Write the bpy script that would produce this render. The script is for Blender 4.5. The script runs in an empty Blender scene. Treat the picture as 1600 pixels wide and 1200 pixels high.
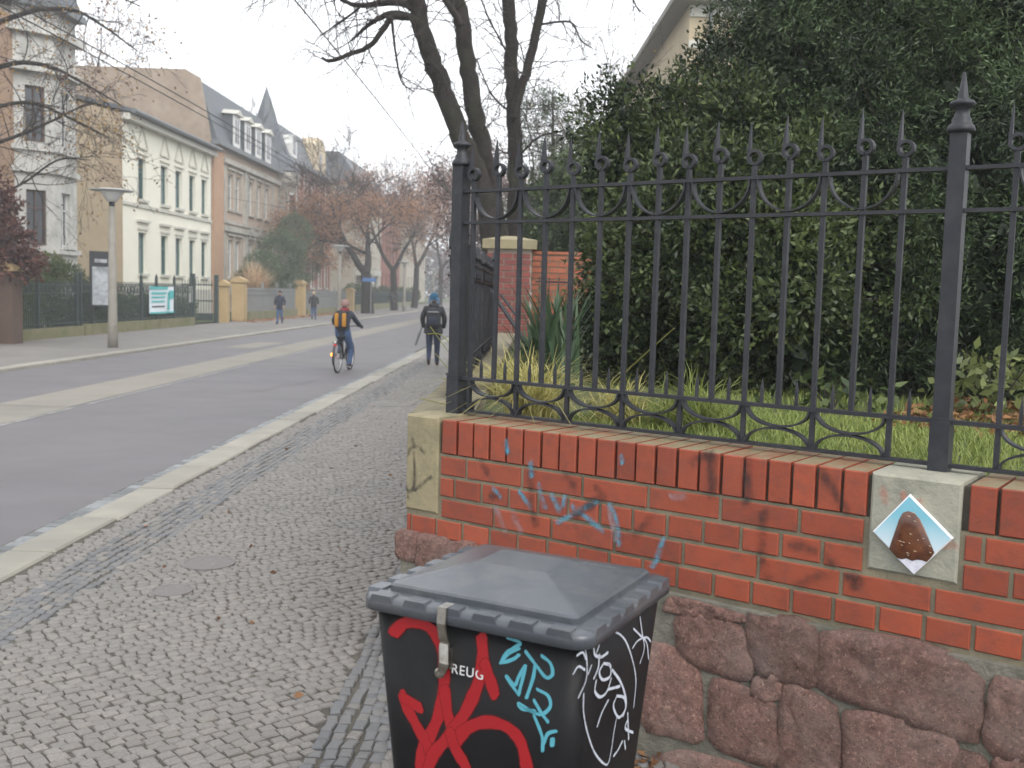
import bpy, bmesh, math, random
import numpy as np
from mathutils import Vector, Matrix

# ------------------------------------------------------------------ camera, sky, sun, exposure
scene = bpy.context.scene
rad = math.radians
F, CX, CY, H = 1600.0, 800.0, 600.0, 1.75            # focal length and centre in photo pixels, eye height
YAW, PITCH, ROLL = rad(1.21976), rad(5.03535), rad(1.55)
_f = np.array([-math.sin(YAW) * math.cos(PITCH), math.cos(YAW) * math.cos(PITCH), -math.sin(PITCH)])
_r = np.array([math.cos(YAW), math.sin(YAW), 0.0])
_u = np.cross(_r, _f)
CR = _r * math.cos(ROLL) + _u * math.sin(ROLL)
CU = -_r * math.sin(ROLL) + _u * math.cos(ROLL)
CF = _f
CAM = np.array([0.0, 0.0, H])
cd = bpy.data.cameras.new('camera')
cam = bpy.data.objects.new('camera', cd)
scene.collection.objects.link(cam)
cam.matrix_world = Matrix(((CR[0], CU[0], -CF[0], 0), (CR[1], CU[1], -CF[1], 0), (CR[2], CU[2], -CF[2], H), (0, 0, 0, 1)))
cd.sensor_fit = 'HORIZONTAL'
cd.sensor_width = 36.0
cd.lens = 36.0 * F / 1600.0
cd.clip_start = 0.05
cd.clip_end = 3000.0
cd.dof.use_dof = True
cd.dof.focus_distance = 4.2
cd.dof.aperture_fstop = 4.8
scene.camera = cam

SUN_EL, SUN_AZ = rad(38), rad(148)                    # azimuth measured from +Y towards +X
world = bpy.data.worlds.new('World')
scene.world = world
world.use_nodes = True
wn = world.node_tree.nodes
wl_ = world.node_tree.links
bg = wn['Background']
sky = wn.new('ShaderNodeTexSky')
sky.sky_type = 'NISHITA'
sky.sun_disc = False
sky.sun_elevation = SUN_EL
sky.sun_rotation = SUN_AZ
sky.air_density = 1.0
sky.dust_density = 6.0
sky.ozone_density = 1.0
hsv = wn.new('ShaderNodeHueSaturation')
hsv.inputs['Saturation'].default_value = 0.12         # closed cloud: hardly any blue left
wl_.new(sky.outputs['Color'], hsv.inputs['Color'])
cmix = wn.new('ShaderNodeMix')
cmix.data_type = 'RGBA'
cmix.inputs['Factor'].default_value = 0.8
cmix.inputs['B'].default_value = (9.9, 10.2, 10.6, 1)  # even cloud layer
wl_.new(hsv.outputs['Color'], cmix.inputs['A'])
wl_.new(cmix.outputs['Result'], bg.inputs['Color'])
bg.inputs['Strength'].default_value = 0.10

sd = bpy.data.lights.new('sun', 'SUN')
sd.energy = 1.0
sd.angle = rad(40)
sd.color = (1.0, 0.97, 0.93)
sun = bpy.data.objects.new('sun', sd)
scene.collection.objects.link(sun)
_sd = Vector((math.sin(SUN_AZ) * math.cos(SUN_EL), math.cos(SUN_AZ) * math.cos(SUN_EL), math.sin(SUN_EL)))
sun.rotation_euler = (-_sd).to_track_quat('-Z', 'Y').to_euler()

scene.render.engine = 'CYCLES'
scene.cycles.use_denoising = True
scene.cycles.max_bounces = 6
scene.cycles.transparent_max_bounces = 12
scene.cycles.volume_bounces = 1
scene.view_settings.view_transform = 'Standard'
scene.view_settings.look = 'None'
scene.view_settings.exposure = 1.0
scene.view_settings.gamma = 1.0
scene.view_settings.use_curve_mapping = False

# ------------------------------------------------------------------ photo pixel -> point on a plane
def ray(x, y):
    return CF + CR * (x - CX) / F - CU * (y - CY) / F
def onz(x, y, z=0.0):
    d = ray(x, y); return CAM + d * ((z - H) / d[2])
def onX(x, y, X):
    d = ray(x, y); return CAM + d * (X / d[0])
def onY(x, y, Y):
    d = ray(x, y); return CAM + d * (Y / d[1])
def onpl(x, y, P0, n):
    d = ray(x, y); return CAM + d * (((P0 - CAM) @ n) / (d @ n))
def proj(P):
    d = np.asarray(P, float) - CAM; z = d @ CF
    return CX + F * (d @ CR) / z, CY - F * (d @ CU) / z, z

# ------------------------------------------------------------------ helpers
COL = scene.collection
OFF = {}
rnd = random.Random(11)
npr = np.random.default_rng(5)

def link(o, parent=None):
    COL.objects.link(o)
    if parent is not None:
        o.parent = parent
        OFF[o.name] = OFF.get(parent.name, Vector((0, 0, 0)))
    return o
def tag(o, label=None, cat=None, group=None, kind=None):
    if label: o['label'] = label
    if cat: o['category'] = cat
    if group: o['group'] = group
    if kind: o['kind'] = kind
    return o
def thing(name, label, cat, loc=(0, 0, 0), rotz=0.0, group=None, local=False):
    o = bpy.data.objects.new(name, None)
    o.empty_display_size = 0.2
    COL.objects.link(o)
    o.location = loc
    o.rotation_euler = (0, 0, rotz)
    OFF[o.name] = Vector((0, 0, 0)) if local else Vector(loc)
    return tag(o, label, cat, group)
def V(*a):
    return np.array(a, float)
def nrm(v):
    v = np.asarray(v, float); return v / (np.linalg.norm(v) + 1e-12)

class MB:
    """collects faces; build() links them as one mesh object (world coordinates, or local ones under a 'local' thing)"""
    def __init__(s):
        s.v = []; s.f = []; s.m = []; s.cur = 0; s.sm = []; s.smooth = False
    def add(s, vs, fs):
        b = len(s.v)
        s.v.extend([tuple(map(float, p)) for p in vs])
        for f in fs:
            s.f.append(tuple(i + b for i in f)); s.m.append(s.cur); s.sm.append(s.smooth)
        return s
    def box(s, lo, hi):
        x0, y0, z0 = lo; x1, y1, z1 = hi
        vs = [(x0, y0, z0), (x1, y0, z0), (x1, y1, z0), (x0, y1, z0), (x0, y0, z1), (x1, y0, z1), (x1, y1, z1), (x0, y1, z1)]
        return s.add(vs, [(0, 3, 2, 1), (4, 5, 6, 7), (0, 1, 5, 4), (1, 2, 6, 5), (2, 3, 7, 6), (3, 0, 4, 7)])
    def obox(s, o, a, b, c):
        """box from corner o with edge vectors a, b, c"""
        o, a, b, c = (np.asarray(q, float) for q in (o, a, b, c))
        vs = [o, o + a, o + a + b, o + b, o + c, o + a + c, o + a + b + c, o + b + c]
        return s.add(vs, [(0, 3, 2, 1), (4, 5, 6, 7), (0, 1, 5, 4), (1, 2, 6, 5), (2, 3, 7, 6), (3, 0, 4, 7)])
    def prism(s, pts, d):
        """polygon pts pushed along d"""
        n = len(pts); d = np.asarray(d, float)
        vs = [np.asarray(p, float) for p in pts] + [np.asarray(p, float) + d for p in pts]
        return s.add(vs, [tuple(range(n))[::-1], tuple(range(n, 2 * n))] + [(i, (i + 1) % n, n + (i + 1) % n, n + i) for i in range(n)])
    def tube(s, pts, rs, k=6, caps=True):
        pts = [np.asarray(p, float) for p in pts]; n = len(pts)
        if np.isscalar(rs): rs = [rs] * n
        t0 = nrm(pts[1] - pts[0]); a = V(0, 0, 1) if abs(t0[2]) < 0.9 else V(1, 0, 0)
        x = nrm(np.cross(t0, a)); vs = []
        for i, p in enumerate(pts):
            t = nrm(pts[min(i + 1, n - 1)] - pts[max(i - 1, 0)])
            x = nrm(x - t * (x @ t)); y = np.cross(t, x)
            for j in range(k):
                q = 2 * math.pi * j / k
                vs.append(p + (x * math.cos(q) + y * math.sin(q)) * rs[i])
        fs = [(i * k + j, i * k + (j + 1) % k, (i + 1) * k + (j + 1) % k, (i + 1) * k + j) for i in range(n - 1) for j in range(k)]
        if caps: fs += [tuple(range(k))[::-1], tuple(range((n - 1) * k, n * k))]
        return s.add(vs, fs)
    def strip(s, path, w, t, nor, taper=None):
        """flat bar of thickness t along path, width w across it along nor"""
        path = [np.asarray(p, float) for p in path]; nor = nrm(nor); n = len(path); vs = []
        for i, p in enumerate(path):
            tg = nrm(path[min(i + 1, n - 1)] - path[max(i - 1, 0)]); sd_ = np.cross(nor, tg)
            k = 1.0 if taper is None else taper[i]
            for a, b in ((-1, -1), (1, -1), (1, 1), (-1, 1)):
                vs.append(p + nor * (a * w / 2 * k) + sd_ * (b * t / 2 * k))
        fs = [(i * 4 + j, i * 4 + (j + 1) % 4, i * 4 + 4 + (j + 1) % 4, i * 4 + 4 + j) for i in range(n - 1) for j in range(4)]
        fs += [(3, 2, 1, 0), tuple(range((n - 1) * 4, n * 4))]
        return s.add(vs, fs)
    def lathe(s, prof, c, k=16, up=(0, 0, 1), caps=True):
        up = nrm(up); a = V(1, 0, 0) if abs(up[0]) < 0.9 else V(0, 1, 0)
        x = nrm(np.cross(up, a)); y = np.cross(up, x); c = np.asarray(c, float); vs = []
        for r, z in prof:
            for j in range(k):
                q = 2 * math.pi * j / k
                vs.append(c + up * z + (x * math.cos(q) + y * math.sin(q)) * r)
        n = len(prof)
        fs = [(i * k + j, i * k + (j + 1) % k, (i + 1) * k + (j + 1) % k, (i + 1) * k + j) for i in range(n - 1) for j in range(k)]
        if caps: fs += [tuple(range(k))[::-1], tuple(range((n - 1) * k, n * k))]
        return s.add(vs, fs)
    def build(s, name, mats, parent=None, at=None):
        me = bpy.data.meshes.new(name)
        off = OFF.get(parent.name, Vector((0, 0, 0))) if parent is not None else Vector((0, 0, 0))
        if at is not None: off = Vector(at)
        me.from_pydata([(a - off[0], b - off[1], c - off[2]) for a, b, c in s.v], [], s.f)
        if not isinstance(mats, (list, tuple)): mats = [mats]
        for m in mats: me.materials.append(m)
        if len(mats) > 1: me.polygons.foreach_set('material_index', s.m)
        if any(s.sm): me.polygons.foreach_set('use_smooth', s.sm)
        me.update()
        o = bpy.data.objects.new(name, me)
        if at is not None: o.location = off
        return link(o, parent)

def fast_mesh(name, verts, quads, mat, tone=None, smooth=False):
    """big quad or triangle soup from numpy arrays, with a per-face 'tone' value"""
    me = bpy.data.meshes.new(name)
    verts = np.asarray(verts, np.float32); quads = np.asarray(quads, np.int32); k = quads.shape[1]
    me.vertices.add(len(verts)); me.vertices.foreach_set('co', verts.ravel())
    me.loops.add(quads.size); me.loops.foreach_set('vertex_index', quads.ravel())
    me.polygons.add(len(quads)); me.polygons.foreach_set('loop_start', np.arange(0, quads.size, k, dtype=np.int32))
    me.polygons.foreach_set('loop_total', np.full(len(quads), k, np.int32))
    if smooth: me.polygons.foreach_set('use_smooth', np.ones(len(quads), bool))
    if tone is not None:
        a = me.attributes.new('tone', 'FLOAT', 'FACE'); a.data.foreach_set('value', np.asarray(tone, np.float32))
    me.materials.append(mat); me.update(calc_edges=True); me.validate()
    return me

def cr(pts, n=8):
    """Catmull-Rom through points"""
    P = [np.asarray(p, float) for p in pts]; P = [2 * P[0] - P[1]] + P + [2 * P[-1] - P[-2]]; out = []
    for i in range(1, len(P) - 2):
        for k in range(n):
            t = k / n
            out.append(0.5 * (2 * P[i] + (P[i + 1] - P[i - 1]) * t + (2 * P[i - 1] - 5 * P[i] + 4 * P[i + 1] - P[i + 2]) * t * t + (3 * P[i] - P[i - 1] - 3 * P[i + 1] + P[i + 2]) * t ** 3))
    out.append(P[-2]); return out

# ------------------------------------------------------------------ materials
def new_mat(name):
    m = bpy.data.materials.new(name); m.use_nodes = True
    nt = m.node_tree; return m, nt, nt.nodes, nt.links, nt.nodes['Principled BSDF']
def rgb(c): return (c[0], c[1], c[2], 1.0)
def mixc(nt, fac, a, b, blend='MIX'):
    n = nt.nodes.new('ShaderNodeMix'); n.data_type = 'RGBA'; n.blend_type = blend
    for sock, val in (('Factor', fac), ('A', a), ('B', b)):
        i = n.inputs[sock] if sock == 'Factor' else [q for q in n.inputs if q.name == sock and q.type == 'RGBA'][0]
        if isinstance(val, (int, float)): i.default_value = val
        elif isinstance(val, tuple): i.default_value = rgb(val)
        else: nt.links.new(val, i)
    return [q for q in n.outputs if q.type == 'RGBA'][0]
def noise(nt, scale, detail=4.0, rough=0.6, vec=None, dist=0.0):
    n = nt.nodes.new('ShaderNodeTexNoise'); n.inputs['Scale'].default_value = scale
    n.inputs['Detail'].default_value = detail; n.inputs['Roughness'].default_value = rough; n.inputs['Distortion'].default_value = dist
    if vec is not None: nt.links.new(vec, n.inputs['Vector'])
    return n.outputs['Fac']
def ramp(nt, fac, a, b):
    n = nt.nodes.new('ShaderNodeMapRange'); n.inputs['From Min'].default_value = a; n.inputs['From Max'].default_value = b
    nt.links.new(fac, n.inputs['Value']); return n.outputs['Result']
def math_(nt, op, a, b):
    n = nt.nodes.new('ShaderNodeMath'); n.operation = op
    for i, q in enumerate((a, b)):
        if isinstance(q, (int, float)): n.inputs[i].default_value = q
        else: nt.links.new(q, n.inputs[i])
    return n.outputs[0]
def position(nt): return nt.nodes.new('ShaderNodeNewGeometry').outputs['Position']
def bump(nt, bs, h, strength, dist=0.01):
    n = nt.nodes.new('ShaderNodeBump'); n.inputs['Strength'].default_value = strength; n.inputs['Distance'].default_value = dist
    nt.links.new(h, n.inputs['Height']); nt.links.new(n.outputs['Normal'], bs.inputs['Normal'])

def M(name, c1, c2=None, scale=6.0, rough=0.75, bmp=0.0, bscale=None, rand=0.0, spec=0.4, metal=0.0, grime=None, gscale=1.2, bdist=0.01, detail=5.0):
    """plain procedural surface: two tones by noise, per-object variation, optional blotches of grime and fine relief"""
    m, nt, nd, lk, bs = new_mat(name)
    pos = position(nt)
    if c2 is None: c2 = tuple(min(1, q * 0.72) for q in c1)
    c = mixc(nt, ramp(nt, noise(nt, scale, detail, 0.65, pos), 0.3, 0.7), c1, c2)
    if grime is not None:
        c = mixc(nt, ramp(nt, noise(nt, gscale, 6, 0.7, pos), 0.48, 0.78), c, grime)
    if rand > 0:
        oi = nd.new('ShaderNodeObjectInfo'); h = nd.new('ShaderNodeHueSaturation')
        mr = nd.new('ShaderNodeMapRange'); mr.inputs['To Min'].default_value = 1 - rand; mr.inputs['To Max'].default_value = 1 + rand
        lk.new(oi.outputs['Random'], mr.inputs['Value']); lk.new(mr.outputs['Result'], h.inputs['Value'])
        mr2 = nd.new('ShaderNodeMapRange'); mr2.inputs['To Min'].default_value = 0.5 - rand * .05; mr2.inputs['To Max'].default_value = 0.5 + rand * .05
        lk.new(math_(nt, 'FRACT', math_(nt, 'MULTIPLY', oi.outputs['Random'], 7.31), 0), mr2.inputs['Value']); lk.new(mr2.outputs['Result'], h.inputs['Hue'])
        lk.new(c, h.inputs['Color']); c = h.outputs['Color']
    lk.new(c, bs.inputs['Base Color'])
    bs.inputs['Roughness'].default_value = rough; bs.inputs['Metallic'].default_value = metal
    bs.inputs['Specular IOR Level'].default_value = spec
    if bmp > 0: bump(nt, bs, noise(nt, bscale or scale * 6, 6, 0.65, pos), bmp, bdist)
    return m

def leaf_mat(name, lo, hi, rough=0.5, trans=0.25, spec=0.35):
    m, nt, nd, lk, bs = new_mat(name)
    at = nd.new('ShaderNodeAttribute'); at.attribute_name = 'tone'
    oi = nd.new('ShaderNodeObjectInfo')
    c = mixc(nt, at.outputs['Fac'], lo, hi)
    lk.new(c, bs.inputs['Base Color']); bs.inputs['Roughness'].default_value = rough; bs.inputs['Specular IOR Level'].default_value = spec
    tr = nd.new('ShaderNodeBsdfTranslucent'); lk.new(c, tr.inputs['Color'])
    mx = nd.new('ShaderNodeMixShader'); mx.inputs['Fac'].default_value = trans
    lk.new(bs.outputs['BSDF'], mx.inputs[1]); lk.new(tr.outputs['BSDF'], mx.inputs[2])
    lk.new(mx.outputs['Shader'], nd['Material Output'].inputs['Surface'])
    return m

def cobble_mat(name, cols, rough=0.6):
    m, nt, nd, lk, bs = new_mat(name)
    at = nd.new('ShaderNodeAttribute'); at.attribute_name = 'tone'
    oi = nd.new('ShaderNodeObjectInfo')
    f = math_(nt, 'FRACT', math_(nt, 'ADD', at.outputs['Fac'], oi.outputs['Random']), 0)
    cr_ = nd.new('ShaderNodeValToRGB'); e = cr_.color_ramp.elements
    e[0].position = 0.0; e[0].color = rgb(cols[0]); e[1].position = 1.0; e[1].color = rgb(cols[-1])
    for i, c in enumerate(cols[1:-1]): e.new((i + 1) / (len(cols) - 1)).color = rgb(c)
    lk.new(f, cr_.inputs['Fac'])
    pos = position(nt)
    c = mixc(nt, ramp(nt, noise(nt, 90, 4, 0.7, pos), 0.3, 0.75), cr_.outputs['Color'], (0.12, 0.112, 0.104))
    c = mixc(nt, math_(nt, 'MULTIPLY', ramp(nt, noise(nt, 1.1, 5, 0.6, pos), 0.5, 0.8), 0.5), c, (0.10, 0.098, 0.095))
    lk.new(c, bs.inputs['Base Color']); bs.inputs['Roughness'].default_value = rough
    bump(nt, bs, noise(nt, 160, 3, 0.6, pos), 0.35, 0.004)
    return m

MAT = {}
MAT['asphalt'] = M('asphalt', (0.136, 0.128, 0.134), (0.106, 0.100, 0.106), scale=0.9, rough=0.72, bmp=0.35, bscale=160, bdist=0.004, grime=(0.142, 0.134, 0.128), gscale=0.22)
MAT['concrete'] = M('concrete_strip', (0.225, 0.208, 0.178), (0.195, 0.18, 0.155), scale=1.4, rough=0.85, bmp=0.3, bscale=80, grime=(0.165, 0.155, 0.14), gscale=0.6)
MAT['road_line'] = M('worn_white_line', (0.34, 0.34, 0.33), (0.13, 0.128, 0.125), scale=7, rough=0.8)
MAT['sand'] = M('joint_sand', (0.105, 0.094, 0.078), (0.06, 0.055, 0.047), scale=9, rough=0.95, bmp=0.4, bscale=120)
MAT['cobble'] = cobble_mat('cobble', [(0.165, 0.152, 0.135), (0.215, 0.20, 0.18), (0.185, 0.172, 0.157), (0.24, 0.218, 0.193), (0.17, 0.158, 0.145), (0.205, 0.185, 0.16)])
MAT['cobble_dark'] = cobble_mat('dark_cobble', [(0.085, 0.093, 0.105), (0.125, 0.135, 0.148), (0.15, 0.148, 0.145), (0.10, 0.11, 0.125), (0.17, 0.165, 0.15)])
MAT['kerb'] = M('kerb_granite', (0.285, 0.268, 0.228), (0.215, 0.204, 0.176), scale=2.2, rough=0.8, bmp=0.4, bscale=70, rand=0.12, bdist=0.006, grime=(0.22, 0.21, 0.18), gscale=1.6)
MAT['sett'] = M('gutter_sett', (0.20, 0.208, 0.212), (0.13, 0.136, 0.14), scale=20, rough=0.65, bmp=0.4, rand=0.3)
MAT['pave_far'] = M('far_paving', (0.19, 0.178, 0.165), (0.145, 0.136, 0.128), scale=1.0, rough=0.85, bmp=0.4, bscale=40, grime=(0.13, 0.12, 0.11), gscale=0.3)
MAT['earth'] = M('earth', (0.07, 0.055, 0.035), (0.04, 0.035, 0.025), scale=3, rough=0.95, bmp=0.5, bscale=30)
MAT['lawn'] = M('lawn', (0.055, 0.085, 0.025), (0.075, 0.085, 0.03), scale=4, rough=0.9, bmp=0.5, bscale=60, grime=(0.06, 0.045, 0.025), gscale=0.8)
MAT['iron'] = M('painted_iron', (0.012, 0.013, 0.017), (0.02, 0.021, 0.027), scale=30, rough=0.5, bmp=0.25, bscale=140, bdist=0.002, spec=0.4, grime=(0.035, 0.035, 0.04), gscale=9)
MAT['mortar'] = M('mortar', (0.25, 0.212, 0.14), (0.155, 0.14, 0.10), scale=6, rough=0.92, bmp=0.6, bscale=90, grime=(0.09, 0.085, 0.065), gscale=2.2)
MAT['mortar_grey'] = M('grey_mortar', (0.23, 0.212, 0.175), (0.14, 0.135, 0.11), scale=9, rough=0.92, bmp=0.9, bscale=45, bdist=.02, grime=(0.07, 0.075, 0.05), gscale=3)
MAT['sandstone'] = M('sandstone', (0.30, 0.255, 0.150), (0.225, 0.195, 0.125), scale=4, rough=0.85, bmp=0.5, bscale=50, grime=(0.10, 0.095, 0.06), gscale=3.2)
MAT['sandstone_pale'] = M('pale_sandstone', (0.36, 0.34, 0.26), (0.25, 0.25, 0.21), scale=5, rough=0.85, bmp=0.5, bscale=50, grime=(0.13, 0.14, 0.12), gscale=4)
MAT['bin'] = M('bin_plastic', (0.008, 0.008, 0.009), (0.013, 0.013, 0.014), scale=8, rough=0.42, bmp=0.10, bscale=240, bdist=0.002, spec=0.13, grime=(0.016, 0.016, 0.016), gscale=4)
MAT['bin_lid'] = M('bin_lid_plastic', (0.052, 0.058, 0.068), (0.07, 0.077, 0.09), scale=6, rough=0.24, bmp=0.12, bscale=200, bdist=0.002, spec=0.5, grime=(0.10, 0.10, 0.10), gscale=5)
MAT['steel'] = M('latch_steel', (0.55, 0.53, 0.49), (0.35, 0.33, 0.29), scale=30, rough=0.35, metal=1.0, grime=(0.2, 0.15, 0.1), gscale=30)
MAT['print_white'] = M('white_print', (0.62, 0.62, 0.62), (0.5, 0.5, 0.5), scale=20, rough=0.5)
MAT['glass'] = M('window_glass', (0.035, 0.042, 0.05), (0.06, 0.065, 0.07), scale=0.6, rough=0.08, spec=0.6)
MAT['curtain'] = M('glass_with_curtain', (0.16, 0.17, 0.19), (0.26, 0.27, 0.28), scale=1.6, rough=0.12, spec=0.6)
MAT['white_frame'] = M('white_frame', (0.62, 0.62, 0.60), (0.5, 0.5, 0.48), rough=0.6)
MAT['green_frame'] = M('green_frame', (0.03, 0.09, 0.085), (0.04, 0.11, 0.10), rough=0.5)
MAT['slate'] = M('slate', (0.085, 0.095, 0.11), (0.055, 0.062, 0.075), scale=3, rough=0.55, bmp=0.3, bscale=14, grime=(0.07, 0.085, 0.075), gscale=0.7)
MAT['zinc'] = M('zinc_gutter', (0.13, 0.145, 0.15), (0.09, 0.1, 0.105), rough=0.5)
MAT['dark_green_iron'] = M('dark_green_iron', (0.022, 0.038, 0.036), (0.035, 0.05, 0.046), rough=0.55)

# paint that only partly covers the brick below it
def thin_paint(name, col, cover, scale=40, edge=.9, lo=.35, hi=.72, rough=.7):
    m, nt, nd, lk, bs = new_mat(name)
    lk.new(mixc(nt, noise(nt, 9, 3, .6, position(nt)), col, tuple(q * .78 for q in col)), bs.inputs['Base Color']); bs.inputs['Roughness'].default_value = rough
    at = nd.new('ShaderNodeAttribute'); at.attribute_name = 'soft'
    mr = nd.new('ShaderNodeMapRange'); mr.interpolation_type = 'SMOOTHSTEP'; mr.inputs['From Max'].default_value = edge; lk.new(at.outputs['Fac'], mr.inputs['Value'])
    f = ramp(nt, noise(nt, scale, 5, 0.7, position(nt)), lo, hi)
    lk.new(math_(nt, 'MULTIPLY', math_(nt, 'MULTIPLY', f, cover), mr.outputs['Result']), bs.inputs['Alpha']); return m
MAT['blue_worn'] = thin_paint('worn_blue_spray', (0.09, 0.33, 0.46), 0.9, 22, .95, .31, .68)
MAT['soot'] = thin_paint('sooty_smear', (0.03, 0.025, 0.024), 0.9, 16, 1.0, .30, .78)
MAT['pale_worn'] = thin_paint('worn_pale_spray', (0.40, 0.36, 0.40), 0.55, 18)
MAT['pink_worn'] = thin_paint('worn_pink_spray', (0.55, 0.25, 0.18), 0.7, 22)

MAT['red_paint'] = thin_paint('red_spray', (0.33, 0.009, 0.014), 1.0, 30, .34, .02, .22, .45)
MAT['cyan_paint'] = thin_paint('cyan_marker', (0.10, 0.38, 0.47), 1.0, 60, .3, .1, .42, .45)
MAT['white_paint'] = thin_paint('white_marker', (0.58, 0.62, 0.70), 1.0, 60, .4, .15, .5, .5)

# brick: per-brick tone, tan weathering on the faces that look up
def brick_mat(name, c1, c2, tan):
    m, nt, nd, lk, bs = new_mat(name)
    pos = position(nt); oi = nd.new('ShaderNodeObjectInfo')
    c = mixc(nt, oi.outputs['Random'], c1, c2)
    c = mixc(nt, ramp(nt, noise(nt, 16, 6, 0.7, pos), 0.45, 0.9), c, (0.12, 0.04, 0.03))
    c = mixc(nt, math_(nt, 'MULTIPLY', ramp(nt, noise(nt, 5, 5, 0.7, pos), 0.55, 0.8), 0.3), c, (0.30, 0.115, 0.08))
    c = mixc(nt, math_(nt, 'MULTIPLY', ramp(nt, noise(nt, 2.6, 8, 0.75, pos, .6), 0.55, 0.82), 0.5), c, (0.06, 0.026, 0.018))
    h = nd.new('ShaderNodeHueSaturation'); mr = nd.new('ShaderNodeMapRange'); mr.inputs['To Min'].default_value = .74; mr.inputs['To Max'].default_value = 1.05
    lk.new(math_(nt, 'POWER', math_(nt, 'FRACT', math_(nt, 'MULTIPLY', oi.outputs['Random'], 5.77), 0), .5), mr.inputs['Value']); lk.new(mr.outputs['Result'], h.inputs['Value']); lk.new(c, h.inputs['Color']); c = h.outputs['Color']
    if tan:
        g = nd.new('ShaderNodeNewGeometry'); sx = nd.new('ShaderNodeSeparateXYZ'); lk.new(g.outputs['True Normal'], sx.inputs[0])
        up = ramp(nt, sx.outputs['Z'], 0.75, 0.95)
        up = math_(nt, 'MULTIPLY', up, ramp(nt, noise(nt, 7, 5, 0.7, pos), 0.22, 0.55))
        c = mixc(nt, up, c, mixc(nt, noise(nt, 24, 4, 0.7, pos), (0.26, 0.19, 0.12), (0.16, 0.15, 0.08)))
    lk.new(c, bs.inputs['Base Color']); bs.inputs['Roughness'].default_value = 0.62
    bump(nt, bs, noise(nt, 60, 8, 0.75, pos), 0.55, 0.004); return m
MAT['brick'] = brick_mat('red_brick', (0.315, 0.060, 0.023), (0.235, 0.043, 0.018), True)
MAT['pier_brick'] = brick_mat('dark_red_brick', (0.25, 0.058, 0.045), (0.18, 0.045, 0.038), False)

def rubble_mat():
    m, nt, nd, lk, bs = new_mat('red_porphyry')
    pos = position(nt); oi = nd.new('ShaderNodeObjectInfo')
    a = mixc(nt, ramp(nt, noise(nt, 20, 7, 0.8, pos, .5), 0.34, 0.66), (0.12, 0.058, 0.047), (0.36, 0.20, 0.16))
    a = mixc(nt, math_(nt, 'MULTIPLY', ramp(nt, noise(nt, 4, 5, 0.65, pos), 0.45, 0.72), 0.7), a, (0.32, 0.24, 0.215))
    a = mixc(nt, ramp(nt, noise(nt, 70, 5, 0.75, pos), 0.54, 0.66), a, (0.46, 0.28, 0.22))
    a = mixc(nt, ramp(nt, noise(nt, 85, 5, 0.75, pos, 1.0), 0.57, 0.68), a, (0.045, 0.025, 0.022))
    h = nd.new('ShaderNodeHueSaturation'); mr = nd.new('ShaderNodeMapRange'); mr.inputs['To Min'].default_value = 0.85; mr.inputs['To Max'].default_value = 1.25
    lk.new(oi.outputs['Random'], mr.inputs['Value']); lk.new(mr.outputs['Result'], h.inputs['Value']); lk.new(a, h.inputs['Color'])
    lk.new(h.outputs['Color'], bs.inputs['Base Color']); bs.inputs['Roughness'].default_value = 0.78
    h2 = math_(nt, 'ADD', noise(nt, 30, 10, 0.82, pos, .6), math_(nt, 'MULTIPLY', noise(nt, 9, 4, .6, pos), 1.0)); bump(nt, bs, h2, 1.0, 0.04); return m
MAT['rubble'] = rubble_mat()
# ------------------------------------------------------------------ ground, road, pavements
KX, KO, FK = -3.06, -3.38, -10.45            # near kerb: pavement edge and road edge; far kerb
PL = -0.57                                    # property line on the near side
def sheet(name, x0, x1, y0, y1, z, mat, parent=None, kind='structure'):
    b = MB().add([(x0, y0, z), (x1, y0, z), (x1, y1, z), (x0, y1, z)], [(0, 1, 2, 3)])
    o = b.build(name, mat, parent)
    if parent is None: tag(o, kind=kind)
    return o
tag(sheet('ground', -150, 150, -30, 420, -0.25, MAT['earth']), 'brown earth under and around the street', 'ground')
road = sheet('road', FK, KO, -20, 400, -0.06, MAT['asphalt'])
tag(road, 'grey asphalt carriageway running down the street', 'road')
# the pale concrete track strip, in lengths with breaks, and the worn line beside it
ys = [-6, 3.2, 9.5, 14.6, 19.8, 24.4, 29.5, 36, 45, 58, 75, 110]
for i in range(len(ys) - 1):
    j = rnd.uniform(-.05, .05)
    b = MB().add([(-7.83 + j, ys[i], -.056), (-6.72 + j, ys[i], -.056), (-6.72 + j, ys[i + 1] - .03, -.056), (-7.83 + j, ys[i + 1] - .03, -.056)], [(0, 1, 2, 3)])
    b.build('concrete_strip', MAT['concrete'], road)
for y in (-4, 6, 15, 26):
    MB().add([(-6.66, y, -.0555), (-6.60, y, -.0555), (-6.60, y + 8.6, -.0555), (-6.66, y + 8.6, -.0555)], [(0, 1, 2, 3)]).build('worn_line', MAT['road_line'], road)
for (x, y, w, l) in ((-5.0, 17.6, .25, 1.5), (-4.6, 19.0, .2, 1.1), (-9.2, 30, .9, 3.5)):
    MB().add([(x, y, -.0562), (x + w, y, -.0562), (x + w + .12, y + l, -.0562), (x + .12, y + l, -.0562)], [(0, 1, 2, 3)]).build('road_patch', MAT['concrete'] if x < -9 else MAT['asphalt'], road)
pave = sheet('pavement', KX, 14, -6, 60, -0.011, MAT['sand'])
tag(pave, 'pavement of small cobbles beside the brick wall', 'pavement')
sheet('far_stretch', KX, PL, 60, 400, -0.008, MAT['pave_far'], pave)
opp = sheet('opposite_pavement', -15.2, FK - .3, -20, 400, 0.0, MAT['pave_far'])
tag(opp, 'grey pavement on the far side of the street', 'pavement')
sheet('opposite_garden', -120, -15.2, -20, 400, 0.06, MAT['lawn']).update_tag()
tag(bpy.data.objects['opposite_garden'], 'front gardens before the houses across the street', 'garden')

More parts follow.
